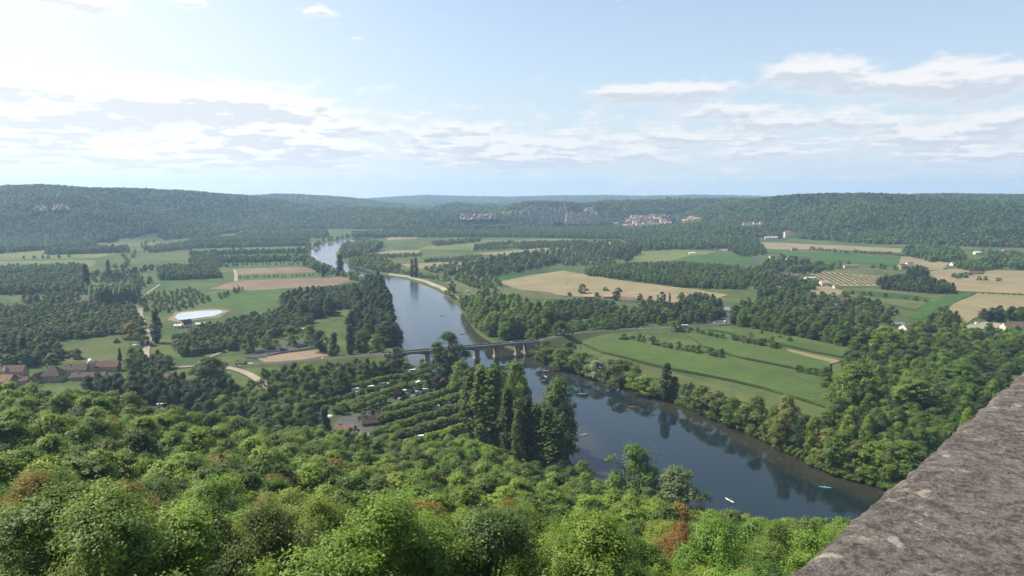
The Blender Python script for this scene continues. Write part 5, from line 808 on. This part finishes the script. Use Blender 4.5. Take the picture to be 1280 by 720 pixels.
for c in ((404, 449.2, -25, 'white', 'white car driving on the road left of the bridge', False, 4.1), (314, 457, 5, 'white', 'white van on the road by the junction', True, .7), (300, 458.5, 5, 'silver', 'silver car behind the white van at the junction', False, .4), (322, 440.5, 40, 'silver', 'silver car under the left parking trees', False), (331, 447, 5, 'grey', 'grey car at the lower edge of the parking', False), (352, 436.5, 30, 'blue', 'blue car between two parking trees', False), (371, 433, 20, 'silver', 'pale car right of the parking trees', False), (347, 439, 20, 'white', 'white car between the parking trees', False), (376, 434.5, 20, 'dark', 'dark car at the right end of the parking', False),
          (279, 461, 10, 'dark', 'dark car at the left of the road junction', False), (640, 428.9, 10, 'cyan', 'light blue car on the bridge', False, 10.05), (659, 427.5, 10, 'dark', 'dark car leaving the bridge on the right', False, 10.05), (460, 443.5, 160, 'grey', 'grey car approaching the left bridge end', False, 8.4), (730, 416.8, 8, 'dark', 'dark car on the road just right of the bridge', False, 3.5), (802, 411.5, 5, 'white', 'white car on the road left of the coach', False, .25), (816, 411.2, 5, 'dark', 'dark car between the white car and the coach', False, .15),
          (886, 405, 60, 'blue', 'blue car at the left of the manor parking', False), (893, 404.5, 60, 'silver', 'silver car in the manor parking', False), (899, 404.3, 60, 'grey', 'grey car in the manor parking beside the silver one', False), (906, 403.5, 60, 'white', 'white van in the manor parking', True), (914, 403.3, 60, 'dark', 'dark car in the manor parking', False), (921, 403, 60, 'silver', 'pale car at the right end of the manor parking', False), (1221, 405.5, 20, 'white', 'white van on the gravel yard by the long barn', True), (1232, 407, 80, 'silver', 'silver car on the gravel yard by the long barn', False), (1119, 410.5, 20, 'dark', 'dark car before the grey garage', False),
          (511, 541, 20, 'dark', 'dark car under the fifth plane row', False), (517, 540, 20, 'blue', 'blue-black car right of the dark one under the planes', False), (262, 518.5, 10, 'white', 'white car behind the slope woods', False), (234, 524.5, 0, 'white', 'white van just above the slope woods', True), (447, 556, 20, 'white', 'white van by the annex near the slope', True), (421, 517, 60, 'silver', 'silver car next to the left tents', False)): car(*c[:5], van=c[5], z=c[6] if len(c) > 6 else 0., group=GCAR)
def caravan(px, py, ang, label, motor=False, group='caravans and campers'):
    x, y, z = at(px, py); root = empty('motorhome' if motor else 'caravan', (x, y, .5), label, 'motorhome' if motor else 'caravan', group, R(ang)); L = 3.0
    b = MB(); b.prism([(-L, .45), (L, .45), (L, 1.3), (L-.45, 2.45), (L-.9, 2.62), (-L+.3, 2.62), (-L, 2.35)] if not motor else [(-L, .4), (L+.8, .4), (L+.8, 1.0), (L+.2, 1.6), (L+.55, 2.0), (L+.3, 2.85), (-L, 2.9)], -1.1, 1.1); b.obj('body', FRAME, root)
    for s in (-1, 1):
        for xx in (-1.6, .4): g = MB(); g.box(xx-.5, xx+.5, s*1.11-.02, s*1.11+.02, 1.35, 1.95); g.obj('window', GLASS, root)
    d = MB(); d.box(1.1, 1.75, -1.14, -1.09, .5, 2.3); d.obj('door', WALLM['grey'], root)
    for sx_ in ((-.3,) if not motor else (-1.9, 2.3)):
        for sy_ in (-1, 1): o = bpy.data.objects.new('wheel', WHEEL); o.location = (sx_, sy_*1.0, .33); link(o, root)
    if not motor: t = MB(); t.tube([(L, .5, .45), (L+1.2, 0, .45), (L, -.5, .45)], [.06, .06, .06], 5); t.obj('drawbar', TYRE, root)
    return root
for c in ((444.5, 490, 20, 'white caravan between the first and second plane rows', 0), (450, 494, 15, 'white caravan lower right of the first one', 0), (470, 490, 20, 'white motorhome under the second plane row', 1), (464, 487, 30, 'white caravan half hidden left of the motorhome', 0), (447, 511, 15, 'white motorhome above the campsite yard', 1), (521, 494, 20, 'large white motorhome in the river corner of the campsite', 1), (511, 496, 10, 'white caravan left of the large motorhome', 0), (531, 490.5, 15, 'white caravan nearest the purple trees', 0), (504, 492, 0, 'white caravan at the end of the second row', 0), (202, 510, 20, 'white motorhome at the edge of the sandy pad', 1), (221, 504, 10, 'white caravan under the dark trees right of the pad', 0), (231, 502, 10, 'white caravan furthest right of the sandy pad', 0),
          (478, 483, 15, 'small white caravan in the northernmost plane row', 0), (489, 483, 15, 'small white caravan right in the northernmost row', 0), (558, 507, 20, 'white caravan glimpsed in the fourth plane row', 0), (545, 512, 20, 'white caravan glimpsed in the fifth plane row', 0), (522, 482, 70, 'white motorhome end-on beside the dark wide tree', 1), (516, 466, 20, 'white caravan by the sandy bank', 0), (505, 467, 0, 'white caravan by the canoe hut', 0), (528, 550, 20, 'white caravan near the sunlit plane row', 0), (463, 556, 20, 'white caravan beside the yellow-green tree', 0), (562, 355, 10, 'white caravan on the far campsite by the shore', 0), (608, 364, 10, 'white motorhome at the corner of the far campsite', 1), (622, 363, 40, 'white motorhome on the far campsite lane', 1), (585, 366, 10, 'white caravan below the far campsite rows', 0), (552, 351, 10, 'white caravan furthest left on the far campsite', 0), (170, 435, 30, 'white camper by the farm track', 1)): caravan(*c[:4], motor=bool(c[4]))
def tent(px, py, ang, col, label, s=1.):
    x, y, z = at(px, py); root = empty('tent', (x, y, .3), label, 'tent', 'tents of the campsite', R(ang)); root.scale = (s, s, s); n, m = 12, 6; V = []; Fs = []
    for j in range(m+1):
        a = j/m*math.pi/2
        for i in range(n): t = 2*math.pi*i/n; k = 1+.10*abs(math.cos(2*t)); V.append((2.4*k*math.cos(a)*math.cos(t), 1.8*k*math.cos(a)*math.sin(t), 1.9*math.sin(a)**.9))
    Fs = [(j*n+i, j*n+(i+1) % n, (j+1)*n+(i+1) % n, (j+1)*n+i) for j in range(m) for i in range(n)]; b = MB(); b.add(V, Fs); o = b.obj('canopy', TENT, root, smooth=True); o.color = (*col, 1)
    d = MB(); d.add([(2.2, -.6, .05), (2.2, .6, .05), (1.75, .35, 1.25), (1.75, -.35, 1.25)], [(0, 1, 2, 3)]); d.box(2.25, 2.75, -.6, .6, .01, .06); d.obj('door_flap', DOORM, root)
for t in ((415, 503, 10, (.35, .5, .68), 'large pale blue tent left of the blue one', 1.3), (423, 501, 30, (.08, .2, .5), 'deep blue tent behind the pale blue tent', 1.1), (429, 516, 20, (.7, .76, .8), 'white domed tent above the yard', 1.2), (412, 523, 0, (.6, .56, .46), 'sand-coloured tent at the left of the yard', 1.2), (453, 552, 0, (.8, .8, .78), 'white canopy tent by the annex', .9), (440, 503, 0, (.45, .42, .36), 'grey-brown tent under the second plane row', 1.), (500, 500, 0, (.3, .32, .34), 'grey tent left of the purple tree', 1.), (516, 496, 0, (.8, .8, .8), 'white tent between the caravans in the river corner', 1.)): tent(*t)
def coach(px, py, ang):
    x, y, z = at(px, py); root = empty('coach', (x, y, .35), 'white coach with a red stripe on the road left of the manor', 'coach', rz=R(ang)); b = MB(); b.prism([(-6, .35), (6, .35), (6.05, 1.6), (5.8, 3.2), (5.5, 3.35), (-5.9, 3.35), (-6, 3.1)], -1.25, 1.25); b.obj('body', FRAME, root)
    for s in (-1, 1):
        m = MB(); m.box(-5.6, 5.2, s*1.26-.015, s*1.26+.015, 1.7, 2.8); m.obj('window', GLASS, root); m = MB(); m.box(-6, 6, s*1.26-.02, s*1.26+.02, .7, 1.2); m.obj('stripe', mat('red_stripe', (.5, .04, .04), .4, .1, 1.), root)
        for xx in (-3.6, 3.9): o = bpy.data.objects.new('wheel', WHEEL); o.scale = (1.5, 1.5, 1.5); o.location = (xx, s*1.05, .5); link(o, root)
    m = MB(); m.box(6.05, 6.09, -1.1, 1.1, 1.5, 2.9); m.obj('windscreen', GLASS, root)
coach(854, 410, 3)

# ------------------------------------------------------------------ canoes and paddlers
SKIN = mat('skin', (.45, .28, .19), .6, .1, 4.)
def skin_body(name, cloth):
    V = [(0, 0, .12), (0, 0, .34), (.03, 0, .58), (.03, 0, .68), (.05, 0, .80), (.06, 0, .92), (.30, .10, .14), (.62, .12, .26), (.98, .10, .10), (.30, -.10, .14), (.62, -.12, .26), (.98, -.10, .10), (.04, .20, .56), (.20, .30, .38), (.44, .22, .42), (.04, -.20, .56), (.20, -.30, .38), (.44, -.12, .50)]
    E = [(0, 1), (1, 2), (2, 3), (3, 4), (4, 5), (0, 6), (6, 7), (7, 8), (0, 9), (9, 10), (10, 11), (2, 12), (12, 13), (13, 14), (2, 15), (15, 16), (16, 17)]
    Rr = [.15, .14, .15, .055, .105, .075, .085, .065, .05, .085, .065, .05, .06, .045, .035, .06, .045, .035]
    me = bpy.data.meshes.new(name); me.from_pydata(V, E, []); o = bpy.data.objects.new(name, me); COL.objects.link(o); sk = o.modifiers.new('s', 'SKIN'); su = o.modifiers.new('u', 'SUBSURF'); su.levels = 1
    for v, r in zip(me.skin_vertices[0].data, Rr): v.radius = (r, r)
    me.skin_vertices[0].data[0].use_root = True
    dg = bpy.context.evaluated_depsgraph_get(); out = bpy.data.meshes.new_from_object(o.evaluated_get(dg)); bpy.data.objects.remove(o)
    out.materials.clear(); out.materials.append(SKIN); out.materials.append(cloth); out.materials.append(DOORM)
    for p in out.polygons:
        c = p.center; p.material_index = 2 if c.z > .885 or (c.z > .80 and c.x < .0) else 1 if c.z < .66 and c.x < .16 else 0
    out.polygons.foreach_set('use_smooth', [True]*len(out.polygons)); return out
CLOTHS = [mat('white_shirt', (.75, .73, .7), .8, .05), mat('red_vest', (.55, .10, .06), .8, .05), mat('navy_vest', (.05, .07, .16), .8, .05), mat('yellow_vest', (.65, .45, .05), .8, .05)]
BODIES = [skin_body('person', c) for c in CLOTHS]; BOATM = tint_mat('canoe_plastic', .35, .4, .2)
def canoe(px, py, ang, col, label, riders, big=1.35):
    x, y, _ = at(px, py, -1.6); n, m = 15, 9; V = []; L = 2.4*big
    for i in range(n):
        u = -1+2*i/(n-1); w = .42*(1-abs(u)**2.6)+.012; sh = .16*abs(u)**3
        for j in range(m):
            a = math.pi*j/(m-1); V.append((u*L, w*math.cos(a), .30+sh-(.38+sh*.5)*math.sin(a)*(1-.35*abs(u)**3)))
    root = empty('canoe', (x, y, -1.58), label, 'canoe', None, R(ang)); b = MB(); Q = [(i*m+j, (i+1)*m+j, (i+1)*m+j+1, i*m+j+1) for i in range(n-1) for j in range(m-1)]
    b.add(V, Q); V2 = [(vx*.97, vy*.90, vz+.035) for vx, vy, vz in V]; b.add(V2, Q); k = n*m; b.add(V+V2, [(i*m+e, (i+1)*m+e, k+(i+1)*m+e, k+i*m+e) for i in range(n-1) for e in (0, m-1)]); o = b.obj('hull', BOATM, root, smooth=True); o.color = (*col, 1)
    for sxx in ((0.,) if len(riders) == 1 else (-.95, .75)): s = MB(); s.box(sxx-.16, sxx+.16, -.36, .36, .08, .13); so_ = s.obj('seat', BOATM, root); so_.color = (.3, .3, .3, 1)
    ca, sa = math.cos(R(ang)), math.sin(R(ang))
    for q, r in enumerate(riders):
        ox = (0. if len(riders) == 1 else (-.95, .75)[q]); p = bpy.data.objects.new('person', BODIES[r]); p.location = (x+ox*ca, y+ox*sa, -1.58+.10); p.rotation_euler = (0, 0, R(ang)); link(p)
        cl = ('white shirt', 'red vest', 'navy vest', 'yellow vest')[r]; place_ = label.split(' ', 1)[1]
        tag(p, f'{"front" if q else "rear" if len(riders) > 1 else "lone"} paddler, {cl}, in the '+' '.join(label.split()[:9]), 'person', 'paddlers on the river')
        d = MB(); d.tube([(.44, .95, .18), (.44, .25, .42), (.44, -.12, .50), (.44, -.9, .82)], [.018]*4, 6); d.box(.41, .47, .92, 1.32, .02, .20); d.box(.41, .47, -1.28, -.88, .78, .98); pd = d.obj('paddle', CHROME, loc=p.location, rz=R(ang)); tag(pd, f'double paddle of the {cl} {"front " if q else ""}paddler in the '+' '.join(label.split()[:6]), 'paddle', 'paddles on the river')
for c in ((1031, 609.5, -20, (.15, .62, .70), 'turquoise canoe nearest the wall', [0]), (1020, 580, -28, (.12, .60, .66), 'turquoise canoe close under the right bank', [0]), (912, 626, 115, (.78, .74, .66), 'whitish canoe alone near the slope', [0]), (727, 492.5, -5, (.7, .76, .80), 'white-blue canoe in mid river below the bridge', [0, 2]), (789, 509, -15, (.65, .22, .14), 'red canoe in the middle of the river', [1]), (681, 463.5, -20, (.75, .62, .40), 'sand-coloured canoe below the right bridge end', [3]), (682, 471, 110, (.75, .74, .72), 'white canoe upstream of the pair by the poplars', [0, 0]), (679, 476, 60, (.68, .30, .24), 'reddish canoe beside the great leaning tree', [1]), (729, 544, 30, (.75, .74, .72), 'small pale canoe by the gravel point', [0]), (578, 418, 20, (.3, .3, .32), 'dark canoe above the bridge', [2]), (587, 419, 60, (.28, .3, .33), 'dark canoe nearest the grove above the bridge', [2]), (552, 395, 10, (.35, .35, .36), 'grey canoe far up the river', [2])): canoe(*c)

# ------------------------------------------------------------------ poles, pond, vines, bank stones
POLE = mat('grey_pole', (.22, .20, .18), .9, .2, 2.)
def pole(px, py, h, label):
    x, y, z = place(px, py); root = empty('utility_pole', (x, y, z), label, 'utility pole', 'utility poles'); b = MB(); b.tube([(0, 0, -.3), (0, 0, h)], [.26, .16], 8); b.obj('post', POLE, root); b = MB(); b.box(-1.4, 1.4, -.09, .09, h-.9, h-.72); b.obj('crossarm', POLE, root)
    for xx in (-1.2, 0, 1.2): c = MB(); c.tube([(xx, 0, h-.72), (xx, 0, h-.4)], [.09, .06], 6); c.obj('insulator', CHROME, root)
for p in ((709, 358, 16, 'tall thin pole standing in the large dry field'), (859, 378, 14, 'left pole of the pair at the edge of the dry field'), (867, 378, 14, 'right pole of the pair at the edge of the dry field'), (730, 262, 60, 'tall mast on the cliff top')): 
    if p[1] > 300: pole(*p)
x, y, z = place(184, 236.5); y = 3300; x = S(184)*y; root = empty('radio_mast', (x, y, 160), 'thin radio mast on the left ridge', 'mast'); b = MB(); b.tube([(0, 0, -10), (0, 0, 32)], [.8, .3], 6); b.obj('post', POLE, root); b = MB(); b.tube([(0, 0, 26), (0, 0, 29)], [1., 1.], 8); b.obj('antenna', POLE, root)
pm = mat('pond_water', (.27, .30, .31), .12, .08, .05, spec=.6); LAYER[0] += 2; sheet('pond', 'bright shallow pond with an earth rim', [(218, 397.5), (224, 392), (250, 389.5), (274, 388.5), (280, 391), (268, 396), (245, 399), (223, 401)], pm, cat='pond', wobble=.6)
VB = MB(); vm = mat('vine_leaves', (.05, .075, .025), .8, .4, 1.)
def vines():
    P = np.array([at(*p)[:2] for p in [(1016, 344), (1026, 341), (1102, 347), (1102, 357), (1050, 357), (1028, 351.5)]]); pts = []
    ang = R(-12); ca, sa = math.cos(ang), math.sin(ang); c = P.mean(0)
    for i in range(-30, 30):
        for j in range(-30, 30):
            lx, ly = i*9.5, j*11.; x, y = c[0]+lx*ca-ly*sa, c[1]+lx*sa+ly*ca; pts.append((x, y))
    pts = np.array(pts); k = poly_sd(pts[:, 0], pts[:, 1], P) < 0; pts = pts[k]; d = np.hypot(pts[:, 0], pts[:, 1]); pts = pts[np.argsort(d)]; print('vines', len(pts))
    for x, y in pts: tree('bush', x, y, 0, random.uniform(2., 2.8), random.uniform(1.5, 2.0), 'mid', 'small dark fruit tree planted in the dotted grid of the pale vineyard plot', 'fruit trees of the dotted plot', 'fruit tree', 'fruit_tree')
vines()
STONE = mat('bank_stone', (.42, .36, .28), .95, .3, 1.5, .5)
for i, (px, py, s) in enumerate(((833, 490, 2.), (847, 495, 3.), (851, 497, 2.4), (876, 511, 2.5), (880, 513, 1.8), (929, 531, 2.6), (934, 533, 1.8), (705, 542, 2.4), (709, 545, 2.), (512, 458, 2.2), (1018, 579, 1.6))):
    bm = bmesh.new(); bmesh.ops.create_icosphere(bm, subdivisions=2, radius=1.)
    for v in bm.verts: v.co *= 1+.35*(fbm(np.array([v.co.x*1.3+i]), np.array([v.co.y*1.3+v.co.z]), 2, i)[0])
    me = bpy.data.meshes.new('boulder'); bm.to_mesh(me); bm.free(); me.materials.append(STONE); x, y, z = at(px, py, -1.5); o = bpy.data.objects.new('boulder', me); o.location = (x, y, -1.55); o.scale = (s, s*.6, s*.42); o.rotation_euler = (0, 0, i); link(o); tag(o, 'pale boulder lying at the water edge of the river', 'boulder', 'boulders along the river edge')
flush()
# ------------------------------------------------------------------ the wall at hand, and haze
def wall():
    A = Vector(at(975, 720, 149.55)); B_ = Vector(at(1280, 460, 149.55)); d = (B_-A).normalized(); n = Vector((d.y, -d.x, 0)); w = .75; L0, L1 = -3.5, 9.
    root = empty('parapet_wall', (A.x, A.y, 148.4), 'weathered grey stone parapet with lichen along the viewpoint edge', 'wall')
    m = bpy.data.materials.new('lichen_stone'); m.use_nodes = True; nt = m.node_tree; p = nt.nodes['Principled BSDF']; p.inputs['Roughness'].default_value = .95; p.inputs['Specular IOR Level'].default_value = .2
    t = node(nt, 'TexCoord').outputs['Object']; N = lambda s, dt=8., r=.65, ds=0.: node(nt, 'TexNoise', {'Vector': t, 'Scale': s, 'Detail': dt, 'Roughness': r, 'Distortion': ds}).outputs['Fac']
    big, med, fine, spk = N(6., 6.), N(38., 9., .72, .5), N(150., 6., .7), N(330., 3., .6)
    c = mixc(nt, sstep(nt, med, .42, .58), (.055, .048, .044), (.150, .131, .117)); c = mixc(nt, mth(nt, 'MULTIPLY', sstep(nt, fine, .42, .66), .65), c, (.22, .194, .168))
    pale = mth(nt, 'MULTIPLY', sstep(nt, mth(nt, 'ADD', mth(nt, 'MULTIPLY', med, .7), mth(nt, 'ADD', mth(nt, 'MULTIPLY', fine, .35), mth(nt, 'MULTIPLY', big, .35))), .77, .84), .85); c = mixc(nt, pale, c, (.36, .30, .235)); c = mixc(nt, mth(nt, 'MULTIPLY', sstep(nt, spk, .54, .66), .75), c, (.035, .03, .03))
    c = mixc(nt, mth(nt, 'MULTIPLY', sstep(nt, N(13., 2.), .67, .72), .7), c, (.38, .34, .29))
    nt.links.new(c, p.inputs['Base Color']); hgt = mth(nt, 'ADD', mth(nt, 'MULTIPLY', med, .7), mth(nt, 'MULTIPLY', fine, .4)); nt.links.new(node(nt, 'Bump', {'Strength': 1., 'Distance': .02, 'Height': hgt}).outputs[0], p.inputs['Normal'])
    def slab(name, l0, l1, o0, o1, z0, z1, nl, no, amp, seed):
        l = np.linspace(l0, l1, nl); o = np.linspace(o0, o1, no); LL, OO = np.meshgrid(l, o, indexing='ij'); ed = np.minimum(OO-o0, o1-OO)
        ZZ = z1+amp*fbm(LL*9, OO*9, 4, seed)-.012*np.exp(-ed/.012); rough = .012*fbm(LL*14, OO*0, 4, seed+5)+.009*fbm(LL*50, OO*0, 3, seed+7)+.02*np.maximum(fbm(LL*7+3, OO*0, 3, seed+11)-.12, 0); OO = OO+rough*np.exp(-ed/.03)
        V = np.stack([LL, OO, ZZ], -1).reshape(-1, 3); i, j = np.meshgrid(np.arange(nl-1), np.arange(no-1), indexing='ij'); q = (i*no+j).ravel(); Q = np.stack([q, q+no, q+no+1, q+1], 1)
        loop = [k*no for k in range(nl)]+[(nl-1)*no+k for k in range(1, no)]+[k*no+no-1 for k in range(nl-2, -1, -1)]+[k for k in range(no-2, 0, -1)]
        lo = V[loop].copy(); lo[:, 2] = z0; nb = len(V); V = np.concatenate([V, lo]); K = len(loop); S_ = np.array([(loop[k], nb+k, nb+(k+1) % K, loop[(k+1) % K]) for k in range(K)], np.int32)
        W_ = V[:, :1]*np.array([[d.x, d.y, 0]])+V[:, 1:2]*np.array([[n.x, n.y, 0]])+V[:, 2:3]*np.array([[0, 0, 1]])
        o = bpy.data.objects.new(name, np_mesh(name, W_, np.concatenate([Q, S_]), [m], False)); link(o, root); return o
    sp = 1.9; l = -3.2; k = 0
    slab('coping_slab', l, 8.5, 0, w, 1.02, 1.15, 900, 70, .008, k)
    b = MB(); b.box(-3.2, 8.5, .06, w-.06, -1.5, 1.02); o = b.obj('masonry', [mat('wall_masonry', (.24, .205, .17), .95, .45, 3., .6)], root); o.rotation_euler = (0, 0, math.atan2(d.y, d.x)); o.scale = (1, -1, 1)
wall()
def haze():
    b = MB(); b.box(-9800, 9800, -10600, 11800, -4.2, 330); m = bpy.data.materials.new('haze'); m.use_nodes = True; nt = m.node_tree; nt.nodes.clear(); out = node(nt, 'OutputMaterial')
    v = node(nt, 'VolumePrincipled', {'Color': (.48, .72, 1., 1), 'Density': 8.2e-5, 'Anisotropy': .25}); nt.links.new(v.outputs[0], out.inputs['Volume'])
    o = b.obj('haze', m); tag(o, 'pale summer haze over the whole valley', 'haze', kind='stuff')
haze()
